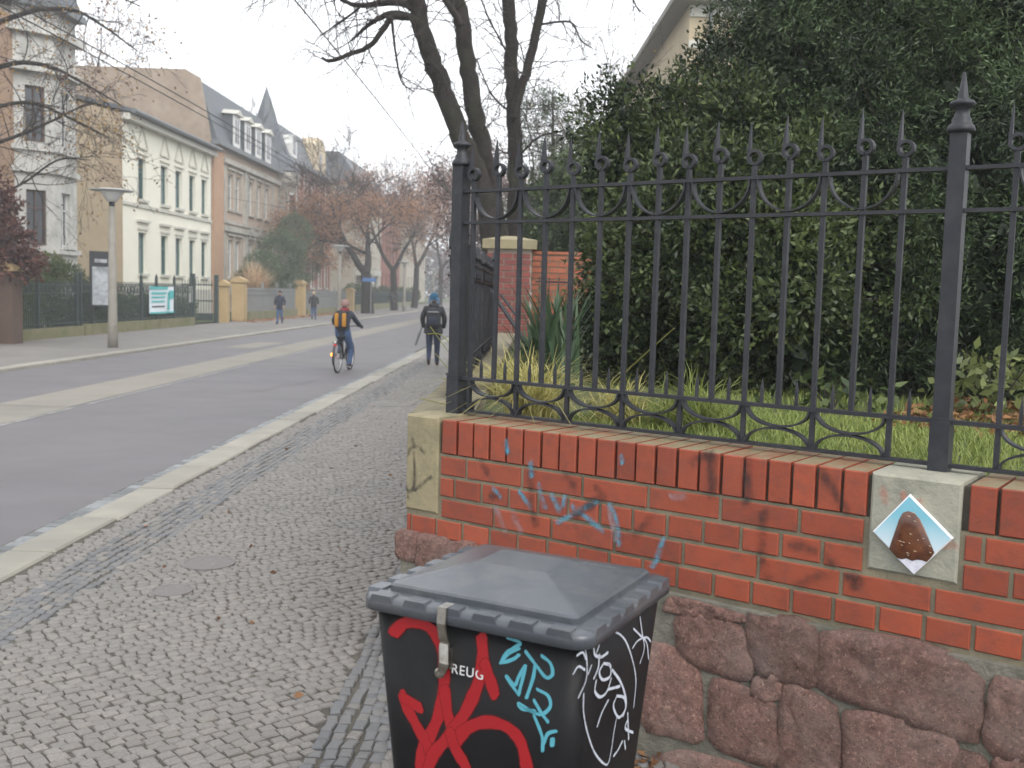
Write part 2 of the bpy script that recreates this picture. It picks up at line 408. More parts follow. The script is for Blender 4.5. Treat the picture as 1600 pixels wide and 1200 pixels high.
# kerb stones
kerb = sheet('kerb', KO + .02, KX - .02, -6, 400, -0.03, MAT['mortar_grey'])
tag(kerb, 'pale granite kerb along the cobbled pavement', 'kerb')
def stone_box(b, x0, x1, y0, y1, z0, z1, c=.012):
    b.add([(x0, y0, z0), (x1, y0, z0), (x1, y1, z0), (x0, y1, z0), (x0, y0, z1 - c), (x1, y0, z1 - c), (x1, y1, z1 - c), (x0, y1, z1 - c),
           (x0 + c, y0 + c, z1), (x1 - c, y0 + c, z1), (x1 - c, y1 - c, z1), (x0 + c, y1 - c, z1)],
          [(0, 1, 5, 4), (1, 2, 6, 5), (2, 3, 7, 6), (3, 0, 4, 7), (4, 5, 9, 8), (5, 6, 10, 9), (6, 7, 11, 10), (7, 4, 8, 11), (8, 9, 10, 11)])
    return b
y = -3.0
while y < 70:
    l = rnd.uniform(0.95, 1.55); j = rnd.uniform(-.012, .012)
    o = stone_box(MB(), KO + j, KX + rnd.uniform(-.03, .012), y, y + l - .022, -.16, .008 + rnd.uniform(-.006, .006), .014).build('kerb_stone', MAT['kerb'], kerb)
    y += l
stone_box(MB(), KO, KX, 70, 400, -.16, .006).build('far_kerb_run', MAT['kerb'], kerb)
kerb2 = sheet('opposite_kerb', FK - .28, FK - .02, -20, 400, -0.03, MAT['mortar_grey'])
tag(kerb2, 'pale granite kerb on the far side of the street', 'kerb')
me = None; y = 12.0
while y < 75:
    l = 1.25
    if me is None:
        o = stone_box(MB(), -.15, .15, 0, l - .03, -.16, 0.012, .015).build('kerb_stone', MAT['kerb'], kerb2); me = o.data
    else:
        o = link(bpy.data.objects.new('kerb_stone', me), kerb2)
    o.location = (FK - .15 + rnd.uniform(-.015, .015), y, rnd.uniform(-.006, .006)); y += l
stone_box(MB(), FK - .3, FK, 75, 400, -.16, .012).build('far_kerb_run', MAT['kerb'], kerb2)
# gutter setts
gut = sheet('gutter', KO - .22, KO, -6, 60, -.057, MAT['sand'])
tag(gut, 'row of blue grey setts along the near kerb', 'gutter')
y = 2.0; variants = []
for k in range(6):
    o = stone_box(MB(), -.10 + rnd.uniform(0, .01), .10 - rnd.uniform(0, .01), 0, .125, -.03, .0, .012).build('sett', MAT['sett'], gut); variants.append(o.data)
    o.location = (KO - .11, y, -.046 + rnd.uniform(-.003, .003)); y += .14
while y < 30:
    o = link(bpy.data.objects.new('sett', rnd.choice(variants)), gut)
    o.location = (KO - .11 + rnd.uniform(-.006, .006), y, -.046 + rnd.uniform(-.004, .004)); o.rotation_euler = (0, 0, rnd.uniform(-.05, .05)); y += .14

# ------------------------------------------------------------------ frame of the near wall: local x along it, y into the garden
WU = nrm(V(.819, -.574, 0)); WN = V(WU[1], -WU[0], 0)
WP = V(.54, 3.808, 0)
WC = onpl(633, 800, WP, WN); WC[2] = 0
WROT = math.atan2(WU[1], WU[0])
def wl(x, y, off=0.0):
    """photo pixel -> (along, into, up) in the wall's frame, on the plane 'off' metres behind its face"""
    p = onpl(x, y, WP - WN * off, WN); return V((p - WC) @ WU, off, p[2])
def w2(s, d, z=0.0):
    return WC + WU * s - WN * d + V(0, 0, z)

# ------------------------------------------------------------------ cobbles
def cobble_field():
    """(x, y, angle, length, width, kind) of every cobble in view"""
    out = []
    def inview(x, y):
        px, py, z = proj((x, y, 0)); return z > .8 and -520 < px < 1400 and py < 1700
    def free(x, y):
        s = (V(x, y, 0) - WC) @ WU; d = -((V(x, y, 0) - WC) @ WN)
        return not (d > -.03 and s > -.1) and not (x > PL - .02 and y > WC[1])
    # main field, rows on the diagonal, slowly waving
    a = rad(43); ca, sa = math.cos(a), math.sin(a); row = -40.0; R = random.Random(3)
    while row < 40:
        w = R.uniform(.052, .061); c = -30.0 + R.uniform(0, .06)
        while c < 30:
            l = R.uniform(.056, .082)
            cc = c + l / 2; rr = row + w / 2 + .06 * math.sin(cc * .9 + .4) + .008 * math.sin(cc * 4.1 + row)
            x = cc * ca - rr * sa; y = cc * sa + rr * ca
            c += l
            if y < 1.9 or y > 27 or x < KX or x > 3.5: continue
            if (KX + .22 < x < KX + .56) or x > PL - .245: continue
            if x < KX + .03 or not inview(x, y) or not free(x, y): continue
            out.append((x + R.uniform(-.004, .004), y + R.uniform(-.004, .004), a + .054 * math.cos(cc * .9 + .4) + R.uniform(-.07, .07), l - .005, w - .005, 0))
        row += w
    # dark bands that run along the street: one near the kerb, one along the property line
    for x0, x1, nrow in ((KX + .215, KX + .565, 6), (PL - .25, 1.6, 38)):
        for r in range(nrow):
            w = (x1 - x0) / nrow if nrow == 6 else .057
            xx = x0 + (r + .5) * w; y = 1.9 + R.uniform(0, .08)
            while y < 27:
                l = R.uniform(.055, .095); x = xx + .014 * math.sin(y * 1.7 + .5 * r) + .006 * math.sin(y * 7 + r * 2)
                if inview(x, y + l / 2) and free(x, y + l / 2):
                    out.append((x, y + l / 2, math.pi / 2 + R.uniform(-.14, .14), l - .009, w - .006, 1 if R.random() < (.78 if nrow == 6 else .95 if r < 5 else .45) else 0))
                y += l
    return out
def cobble_verts(l, w, R, h=0.0):
    q = [(-l / 2, -w / 2), (l / 2, -w / 2), (l / 2, w / 2), (-l / 2, w / 2)]
    q = [(x + R.uniform(-.006, .006), y + R.uniform(-.005, .005)) for x, y in q]
    t = [R.uniform(-.003, .003) + h for _ in range(4)]
    vs = [(x, y, -.02) for x, y in q] + [(x * .97, y * .97, -.005 + k) for (x, y), k in zip(q, t)] + [(x * .80, y * .78, .0 + k) for (x, y), k in zip(q, t)]
    return vs
CF_ = [(0, 1, 5, 4), (1, 2, 6, 5), (2, 3, 7, 6), (3, 0, 4, 7), (4, 5, 9, 8), (5, 6, 10, 9), (6, 7, 11, 10), (7, 4, 8, 11), (8, 9, 10, 11)]
cob = cobble_field()
def shown(c):
    px, py, z = proj((c[0], c[1], 0)); return (c[3] * c[4] / z ** 3) * (1 if (0 <= px <= 1600 and py <= 1200 and not (585 < px < 1040 and py > 860)) else 0)
order = sorted(range(len(cob)), key=lambda i: -shown(cob[i]))
single = set(order[:300])
var = {}
R = random.Random(8)
for k in (0, 1):
    for j in range(10):
        me = bpy.data.meshes.new('cobble'); me.from_pydata(cobble_verts(.08, .06, R), [], CF_)
        me.materials.append(MAT['cobble_dark' if k else 'cobble']); var[k, j] = me
for i in order[:300]:
    x, y, a, l, w, k = cob[i]
    o = link(bpy.data.objects.new('cobble', var[k, R.randrange(10)]), pave)
    o.location = (x, y, R.uniform(-.004, .004)); o.rotation_euler = (R.uniform(-.03, .03), R.uniform(-.03, .03), a); o.scale = (l / .08, w / .06, 1)
for k, nm in ((0, 'pale_cobbles'), (1, 'dark_cobbles')):
    vs, fs, tn = [], [], []
    for i, (x, y, a, l, w, kk) in enumerate(cob):
        if kk != k or i in single: continue
        ca, sa = math.cos(a), math.sin(a); b0 = len(vs)
        vs += [(x + p * ca - q * sa, y + p * sa + q * ca, z) for p, q, z in cobble_verts(l, w, R, R.uniform(-.004, .004))]
        fs += [tuple(b0 + t for t in f) for f in CF_]; tn += [R.random()] * 9
    o = link(bpy.data.objects.new(nm, fast_mesh(nm, vs, fs, MAT['cobble_dark' if k else 'cobble'], tn)), pave)
    tag(o, kind='stuff')
# beyond the built cobbles the paving goes on in the material
def far_cobble_mat():
    m, nt, nd, lk, bs = new_mat('distant_cobbles'); pos = position(nt)
    v = nd.new('ShaderNodeTexVoronoi'); v.inputs['Scale'].default_value = 14; lk.new(pos, v.inputs['Vector'])
    c = mixc(nt, noise(nt, 1.0, 5, .6, pos), (0.24, 0.225, 0.205), (0.18, 0.17, 0.16)); c = mixc(nt, 0.35, c, v.outputs['Color'], 'MULTIPLY')
    lk.new(c, bs.inputs['Base Color']); bs.inputs['Roughness'].default_value = .8; bump(nt, bs, v.outputs['Distance'], .5, .02); return m
MAT['cobble_far'] = far_cobble_mat()
sheet('distant_cobbles', KX, PL, 26.9, 60, -0.006, MAT['cobble_far'], pave)
MAT['cover'] = M('cover_metal', (.165, .15, .145), (.12, .11, .105), scale=40, rough=.6, bmp=.5, bscale=120)
# two round covers and a slab set into the cobbles
for px, py, r in ((325, 880, .17), (268, 923, .12)):
    p = onz(px, py, 0); MB().lathe([(r, -.02), (r, .006), (r * .86, .008), (r * .82, .004), (.001, .005)], p, 24).build('cover', MAT['cover'], pave)
p = onz(610, 632, 0)
MB().box((p[0] - .35, p[1] - .3, -.02), (p[0] + .35, p[1] + .3, .006)).build('slab', MAT['pave_far'], pave)

# ------------------------------------------------------------------ the brick wall on its rubble base
wall = thing('brick_wall', 'low red brick garden wall on a rough red stone base behind the bin', 'wall', tuple(WC), WROT, local=True)
SEND = 4.3; ZT = 1.19; ROWS = [(1.035, .94, 'S', .348), (.94, .845, 'H', .283), (.845, .75, 'S', .504), (.75, .655, 'H', .036)]
def chamfer_brick(l, d, h, c=.004):
    """brick lying at x 0..l, y 0..d, z 0..h, front at y=0 with softened edges"""
    b = MB()
    b.add([(0, d, 0), (l, d, 0), (l, d, h), (0, d, h), (0, c, 0), (l, c, 0), (l, c, h), (0, c, h), (c, 0, c), (l - c, 0, c), (l - c, 0, h - c), (c, 0, h - c)],
          [(0, 1, 5, 4)[::-1], (1, 2, 6, 5)[::-1], (2, 3, 7, 6)[::-1], (3, 0, 4, 7)[::-1], (4, 5, 9, 8), (5, 6, 10, 9), (6, 7, 11, 10), (7, 4, 8, 11), (8, 9, 10, 11)])
    return b
BM = {}
def brick(parent, s, z, l, d, h, y=0.0, R=rnd):
    key = (round(l, 3), d, round(h, 3), parent is wall)
    if key not in BM:
        o = chamfer_brick(l, d, h).build('brick', MAT['brick'], parent); BM[key] = o.data
    else:
        o = link(bpy.data.objects.new('brick', BM[key]), parent)
    o.location = (s + R.uniform(-.0012, .0012), y + R.uniform(-.0025, .0025), z + R.uniform(-.001, .001)); o.rotation_euler = (R.uniform(-.004, .004), R.uniform(-.003, .003), R.uniform(-.006, .006))
def courses(parent, end, blocks, rowlock_from):
    """blocks: (s0, s1, zlow) of the stone blocks that interrupt the courses"""
    J = .0145
    p = .0887; s = rowlock_from
    while s < end:
        if not any(s + p > a + .01 and s < b_ - .004 for a, b_, z in blocks):
            brick(parent, s + .005, 1.041, p - .011, .30, ZT - 1.041)
        else:
            for a, b_, z in blocks:
                if s < b_ and s + p > a and s > a - p: s = max(s, b_ - p + .008)
        s += p
    for z1, z0, kind, first in ROWS:
        L = .298 if kind == 'S' else .149
        s = first - L * math.ceil(first / L)
        while s < end:
            segs = [(max(s, 0), s + L)]
            for a, b_, zb in blocks:
                if z1 > zb + .03:
                    nx = []
                    for q0, q1 in segs:
                        if q1 <= a or q0 >= b_: nx.append((q0, q1))
                        else:
                            if a - q0 > .02: nx.append((q0, a))
                            if q1 - b_ > .02: nx.append((b_, q1))
                    segs = nx
            for q0, q1 in segs:
                if q1 - q0 > .02: brick(parent, q0 + .007, z0 + .007, q1 - q0 - J, .10, z1 - z0 - J)
            s += L
MAT['dark_joint'] = M('sooty_joint', (.045, .042, .034), (.09, .08, .06), scale=9, rough=.95, bmp=.5, bscale=60)
BLK = [(-.01, .197, .765), (2.066, 2.372, .86)]
courses(wall, SEND, BLK, .206)
MB().box((.004, .009, 0), (SEND, .305, 1.038)).build('mortar_bed', MAT['mortar'], wall)
MB().box((.004, .020, 1.0385), (SEND, .305, 1.179)).build('top_bed', MAT['dark_joint'], wall)
MB().box((-.002, -.022, -.02), (SEND, .31, .642)).build('base_mortar', MAT['mortar_grey'], wall)
def block(s0, s1, z0, z1, mat, name):
    b = MB(); c = .008
    b.add([(s0, .32, z0), (s1, .32, z0), (s1, .32, z1), (s0, .32, z1), (s0, .006, z0), (s1, .006, z0), (s1, .006, z1), (s0, .006, z1), (s0 + c, -.001, z0 + c), (s1 - c, -.001, z0 + c), (s1 - c, -.001, z1 - c), (s0 + c, -.001, z1 - c)],
          [(4, 5, 1, 0), (5, 6, 2, 1), (6, 7, 3, 2), (7, 4, 0, 3), (4, 8, 9, 5), (5, 9, 10, 6), (6, 10, 11, 7), (7, 11, 8, 4), (8, 11, 10, 9), (0, 1, 2, 3)])
    return b.build(name, mat, wall)
tag(block(.0, .190, .765, 1.197, MAT['sandstone'], 'corner_block'), 'yellow sandstone corner block')
tag(block(2.078, 2.362, .865, 1.192, MAT['sandstone_pale'], 'stone_block'), 'pale grey stone block behind the tile')

# rubble stones: outlines as the photo shows them, then a filled pattern where the bin hides the wall
def zpt(p, ox, oy, k): return (ox + p[0] / k, oy + p[1] / k)
Z4 = lambda L: [zpt(p, 1000, 860, 2.6667) for p in L]
Z2 = lambda L: [zpt(p, 600, 560, 3.2) for p in L]
RUB = [Z4(q) for q in (
    [(150, 195), (255, 212), (248, 258), (118, 244)], [(268, 215), (440, 262), (436, 290), (275, 268)],
    [(165, 275), (300, 270), (440, 325), (475, 430), (470, 510), (440, 525), (260, 470), (185, 405)],
    [(465, 265), (530, 290), (640, 292), (742, 335), (735, 540), (700, 555), (590, 520), (520, 500), (478, 410)],
    [(757, 340), (900, 345), (1120, 388), (1260, 435), (1380, 490), (1418, 530), (1415, 770), (1380, 785), (1200, 725), (1000, 640), (880, 612), (752, 575)],
    [(1480, 535), (1600, 560), (1740, 600), (1760, 850), (1600, 842), (1500, 832), (1450, 780)],
    [(20, 385), (110, 398), (170, 420), (215, 470), (252, 510), (272, 780), (230, 775), (30, 730)],
    [(310, 545), (400, 545), (500, 612), (578, 640), (585, 868), (560, 880), (400, 832), (310, 790)],
    [(498, 530), (560, 518), (590, 540), (585, 600), (540, 606), (490, 588)],
    [(607, 560), (680, 572), (828, 655), (835, 900), (838, 990), (620, 975), (600, 880)],
    [(862, 672), (960, 665), (1100, 700), (1300, 772), (1335, 800), (1288, 880), (1250, 990), (880, 990)],
    [(1290, 905), (1350, 842), (1430, 862), (1475, 960), (1460, 1040), (1270, 1020)],
    [(1495, 862), (1620, 880), (1740, 900), (1740, 1060), (1500, 1050)],
    [(60, 860), (200, 830), (330, 868), (560, 925), (570, 1040), (60, 1040)])]
RUB += [Z2(q) for q in ([(88, 868), (180, 880), (168, 1000), (92, 980)], [(192, 882), (322, 912), (300, 1040), (190, 1040)], [(336, 926), (440, 932), (520, 990), (480, 1090), (330, 1050)])]
def rubble(poly, R):
    """one boss-faced stone from an outline in (s, z)"""
    P = [np.array(p, float) for p in poly]
    c_ = sum(P) / len(P); P = [c_ + (p - c_) * (1 + .022 / max(.05, np.linalg.norm(p - c_))) for p in P]
    for _ in range(2):
        Q = []
        for i in range(len(P)):
            a, b = P[i], P[(i + 1) % len(P)]; Q += [a * .91 + b * .09, a * .09 + b * .91]
        P = Q
    # resample evenly
    L = [np.linalg.norm(P[(i + 1) % len(P)] - P[i]) for i in range(len(P))]; T = sum(L); n = 22; out = []; i = 0; acc = 0
    for k in range(n):
        t = T * k / n
        while acc + L[i] < t: acc += L[i]; i += 1
        out.append(P[i] + (P[(i + 1) % len(P)] - P[i]) * ((t - acc) / L[i]))
    P = out; c = sum(P) / n; size = max(np.ptp([p[0] for p in P]), np.ptp([p[1] for p in P]))
    if sum(P[i][0] * P[(i + 1) % n][1] - P[(i + 1) % n][0] * P[i][1] for i in range(n)) < 0: P = P[::-1]
    vs, rings = [], [(1.0, .02), (.996, -.022), (.965, -.034), (.72, -.037), (.40, -.037)]
    for kk, (f, y) in enumerate(rings):
        for p in P:
            q = c + (p - c) * f; j = 0 if kk < 1 else R.uniform(-1, 1) * (.004 + .018 * min(size, .4) * (f < .97))
            vs.append((q[0] + R.uniform(-.003, .003), y + j * .6, q[1] + R.uniform(-.003, .003)))
    vs.append((c[0], -.040 + R.uniform(-.01, .01), c[1]))
    fs = [(r * n + i, r * n + (i + 1) % n, (r + 1) * n + (i + 1) % n, (r + 1) * n + i) for r in range(len(rings) - 1) for i in range(n)]
    fs += [((len(rings) - 1) * n + i, (len(rings) - 1) * n + (i + 1) % n, len(rings) * n) for i in range(n)]
    b = MB(); b.add(vs, fs); b.sm = [q >= 0 for q in range(len(b.sm))]; return b
R = random.Random(21)
taken = []
for q in RUB:
    sz = [(lambda t: (t[0], t[2]))(wl(px, py)) for px, py in q]
    taken.append((min(a for a, _ in sz), max(a for a, _ in sz), min(b for _, b in sz), max(b for _, b in sz)))
    rubble(sz, R).build('rubble_stone', MAT['rubble'], wall)
for r, (z0, z1) in enumerate(((.0, .21), (.22, .44), (.45, .635))):
    s = 0.0 + .07 * r
    while s < SEND - .1:
        l = R.uniform(.16, .34); s1 = min(s + l, SEND)
        if not any(s < t[1] - .01 and s1 > t[0] + .01 and z0 < t[3] - .01 and z1 > t[2] + .01 for t in taken):
            j = lambda: R.uniform(-.015, .015)
            rubble([(s + .008 + j() * .3, z0 + j() + .006), (s + l * .5, z0 + .006 + j() * .4), (s1 - .012 + j() * .3, z0 + .006 + j()), (s1 - .012, (z0 + z1) / 2), (s1 - .012 + j() * .3, z1 - .01 + j() * .4), (s + .01, z1 - .012 + j() * .4)], R).build('rubble_stone', MAT['rubble'], wall)
        s = s1
# return of the wall along the street, seen from its end
swall = thing('street_wall', 'brick wall along the pavement running away from the corner block', 'wall', (WC[0], WC[1], 0), rad(90), local=True)
# local x runs down the street, local y points to the street (-X), so the wall body lies at negative y
MB().box((.25, -.30, 0), (10.2, -.012, 1.17)).build('mortar_bed', MAT['mortar'], swall)
MB().box((.16, -.295, 1.171), (10.2, .0, 1.186)).build('coping', MAT['mortar'], swall)
J = .012
for z1, z0, kind, first in ROWS:
    L = .298 if kind == 'S' else .149; s = .21 + (0 if kind == 'S' else .05)
    while s < 4.0:
        key = ('st', kind)
        if key not in BM:
            o = MB().box((0, -.06, 0), (L - J, .0, z1 - z0 - J)).build('brick', MAT['brick'], swall); BM[key] = o.data
        else: o = link(bpy.data.objects.new('brick', BM[key]), swall)
        o.location = (s + .006, rnd.uniform(-.002, .002), z0 + .006); s += L
MB().box((4.05, -.05, .655), (10.2, 0.0, 1.165)).build('far_brickwork', MAT['pier_brick'], swall)
MB().box((.1, -.3, -.02), (10.2, .01, .64)).build('base_stone', MAT['rubble'], swall)

# graffiti and soot on the bricks: thin coats of paint on the wall's face
def coat(parent, name, paths, width, mat, place, nor, lift=.0):
    b = MB(); soft = []; R_ = random.Random(len(paths) * 7 + int(width * 1e4))
    for q in paths:
        P = [place(px, py) for px, py in q]
        P = cr(P, 12) if len(P) > 2 else [P[0] + (P[1] - P[0]) * t for t in np.linspace(0, 1, 5)]
        P = [P[0] - nrm(P[1] - P[0]) * width * .45] + P + [P[-1] + nrm(P[-1] - P[-2]) * width * .45]; n = len(P); vs = []; ph = R_.uniform(0, 6)
        for i, p in enumerate(P):
            t = nrm(P[min(i + 1, n - 1)] - P[max(i - 1, 0)]); sd_ = nrm(np.cross(nor, t)); k = width / 2 * (1.12 + .09 * math.sin(i * .33 + ph) + .03 * math.sin(i * .9 + ph)) * (.75 if i in (0, n - 1) else 1)
            vs += [p + sd_ * k + nor * lift, p + nor * lift, p - sd_ * k + nor * lift]; soft += [0, 0 if i in (0, n - 1) else 1, 0]
        b.add(vs, [(3 * i + a_, 3 * i + a_ + 1, 3 * i + a_ + 4, 3 * i + a_ + 3) for i in range(n - 1) for a_ in (0, 1)]); lift += .00012
    o = b.build(name, mat, parent); at = o.data.attributes.new('soft', 'FLOAT', 'POINT'); at.data.foreach_set('value', np.array(soft, np.float32)); return o
wplace = lambda px, py: wl(px, py) + V(0, -.0045, 0)
WNOR = V(0, -1, 0)
coat(wall, 'blue_graffiti', [Z2(q) for q in ([(550, 650), (585, 690)], [(680, 665), (735, 740)], [(775, 630), (800, 730), (815, 745)], [(840, 680), (880, 760)], [(905, 690), (900, 740)],
     [(870, 820), (960, 770), (1070, 715)], [(945, 740), (1010, 790), (1095, 860)], [(1130, 730), (1165, 810), (1180, 930)], [(615, 410), (622, 470)], [(1188, 490), (1195, 520)], [(1400, 900), (1370, 990), (1345, 1040)], [(738, 520), (742, 590)])], .034, MAT['blue_worn'], wplace, WNOR)
coat(wall, 'soot_smear', [Z2(q) for q in ([(735, 560), (735, 640), (760, 830)], [(540, 690), (560, 680)], [(960, 780), (1080, 700)], [(1060, 645), (1105, 690)], [(1260, 880), (1330, 800)], [(490, 510), (520, 570)], [(910, 590), (960, 640)])], .05, MAT['soot'], wplace, WNOR, .001)
Z3 = lambda L: [zpt(p, 1050, 560, 2.909) for p in L]
coat(wall, 'soot_stain', [Z3(q) for q in ([(180, 430), (185, 620)], [(345, 460), (340, 650)], [(420, 700), (405, 880)], [(540, 850), (600, 850), (650, 880)], [(415, 920), (440, 1000)], [(800, 990), (850, 1000), (830, 1040)], [(680, 510), (800, 690)], [(570, 1030), (730, 970)], [(90, 470), (170, 435)], [(700, 900), (730, 930)])], .05, MAT['soot'], wplace, WNOR, .001)
coat(wall, 'corner_scrawl', [Z2(q) for q in ([(125, 480), (130, 455), (170, 440), (205, 475)], [(150, 470), (155, 560), (150, 640), (125, 665), (112, 640)], [(155, 660), (200, 620), (240, 590)], [(120, 690), (124, 695)], [(145, 400), (155, 440)])], .026, MAT['soot'], lambda a, b: wl(a, b) + V(0, -.0022, 0), WNOR, .001)
coat(wall, 'block_scrawl', [Z3(q) for q in ([(955, 590), (975, 650)], [(1050, 610), (1060, 640)], [(1125, 650), (1135, 690)], [(1240, 850), (1290, 850)])], .035, MAT['pink_worn'], lambda a, b: wl(a, b) + V(0, -.0022, 0), WNOR, .001)
coat(wall, 'pale_smear', [Z2(q) for q in ([(560, 740), (610, 860)], [(640, 760), (690, 870)], [(1130, 740), (1160, 900)], [(1440, 690), (1510, 690)])], .04, MAT['pale_worn'], wplace, WNOR, .0015)

# the tile with the ice lolly on it
TC = [wl(px, py, -.008) for px, py in ((1422, 772), (1490, 841), (1429, 897), (1364, 830))]   # top, right, bottom, left
tc = sum(TC) / 4
tile = thing('picture_tile', 'diamond shaped glazed tile with a chocolate ice lolly on pale blue', 'tile', tuple(w2(tc[0], -.008, tc[2])), WROT, local=True)
def tl(p, y=0.0): return V(p[0] - tc[0], y, p[2] - tc[2])
def tile_blue():
    m, nt, nd, lk, bs = new_mat('blue_glaze')
    tx = nd.new('ShaderNodeTexCoord'); sx = nd.new('ShaderNodeSeparateXYZ'); lk.new(tx.outputs['Object'], sx.inputs[0])
    c = mixc(nt, ramp(nt, sx.outputs['Z'], -.07, .06), (0.66, 0.72, 0.76), (0.20, 0.46, 0.56)); lk.new(c, bs.inputs['Base Color']); bs.inputs['Roughness'].default_value = .15; return m
glz = M('white_glaze', (.78, .78, .80), (.72, .72, .75), rough=.15, spec=.6)
Q = [tl(p) for p in TC]
b = MB(); n = 4; cc = V(0, 0, 0)
b.add([q + V(0, .006, 0) for q in Q] + [q + V(0, -.004, 0) for q in Q] + [q * .955 + V(0, -.008, 0) for q in Q],
      [(0, 1, 2, 3)] + [(i, 4 + i, 4 + (i + 1) % 4, (i + 1) % 4) for i in range(4)] + [(4 + i, 8 + i, 8 + (i + 1) % 4, 4 + (i + 1) % 4) for i in range(4)] + [(8, 11, 10, 9)])
b.build('tile_body', glz, tile)
MB().add([q * .952 + V(0, -.0084, 0) for q in Q], [(3, 2, 1, 0)]).build('blue_ground', tile_blue(), tile)
ZT6 = lambda L: [zpt(p, 1340, 740, 6.3158) for p in L]
pt = lambda px, py: tl(wl(px, py, -.008))
out = ZT6([(318, 735), (350, 640), (385, 540), (415, 450), (450, 385), (500, 365), (560, 380), (620, 440), (665, 530), (710, 640), (765, 775), (735, 820), (690, 868), (640, 850), (590, 845), (545, 858), (490, 832), (440, 842), (400, 828)])
out = [pt(*p) for p in out]; c0 = sum(out) / len(out)
b = MB(); b.smooth = True; n = len(out)
b.add([p + V(0, -.0088, 0) for p in out] + [c0 + (p - c0) * .93 + V(0, -.0125, 0) for p in out] + [c0 + (p - c0) * .6 + V(0, -.0155, 0) for p in out] + [c0 + V(0, -.0165, 0)],
      [(r * n + (i + 1) % n, r * n + i, (r + 1) * n + i, (r + 1) * n + (i + 1) % n) for r in range(2) for i in range(n)] + [(2 * n + (i + 1) % n, 2 * n + i, 3 * n) for i in range(n)])
b.build('chocolate', M('chocolate_glaze', (.15, .055, .022), (.055, .02, .014), scale=30, rough=.22, spec=.6), tile)
bt = [pt(*p) for p in ZT6([(400, 828), (440, 842), (490, 832), (545, 858), (590, 845), (640, 850), (690, 868), (560, 985)])]
b = MB(); b.add([p + V(0, -.0087, 0) for p in bt], [tuple(range(len(bt)))[::-1]]).build('vanilla', M('vanilla_glaze', (.68, .68, .74), (.5, .5, .58), scale=60, rough=.2), tile)
b = MB()
for x, y, l in ((500, 405, 40), (485, 455, 25), (565, 455, 25), (515, 495, 26), (520, 580, 34), (410, 650, 50), (455, 660, 30), (515, 670, 24), (440, 690, 24), (410, 740, 30), (480, 765, 50), (560, 750, 40), (650, 625, 24), (710, 700, 34), (715, 765, 28), (630, 725, 22), (575, 550, 20), (500, 790, 24), (540, 375, 60), (600, 640, 20)):
    q = [pt(*p) for p in ZT6([(x, y), (x + l * .5, y - 7 + 10), (x + l, y + l * .35), (x + l * .5, y + 12)])]
    b.add([p + V(0, -0.0182 + .0042 * min(1, np.linalg.norm(p - c0) / .06), 0) for p in q], [(0, 1, 2, 3)[::-1]])
tag(b.build('fleck', M('cream_fleck', (.62, .5, .36), rough=.3), tile), kind='stuff')

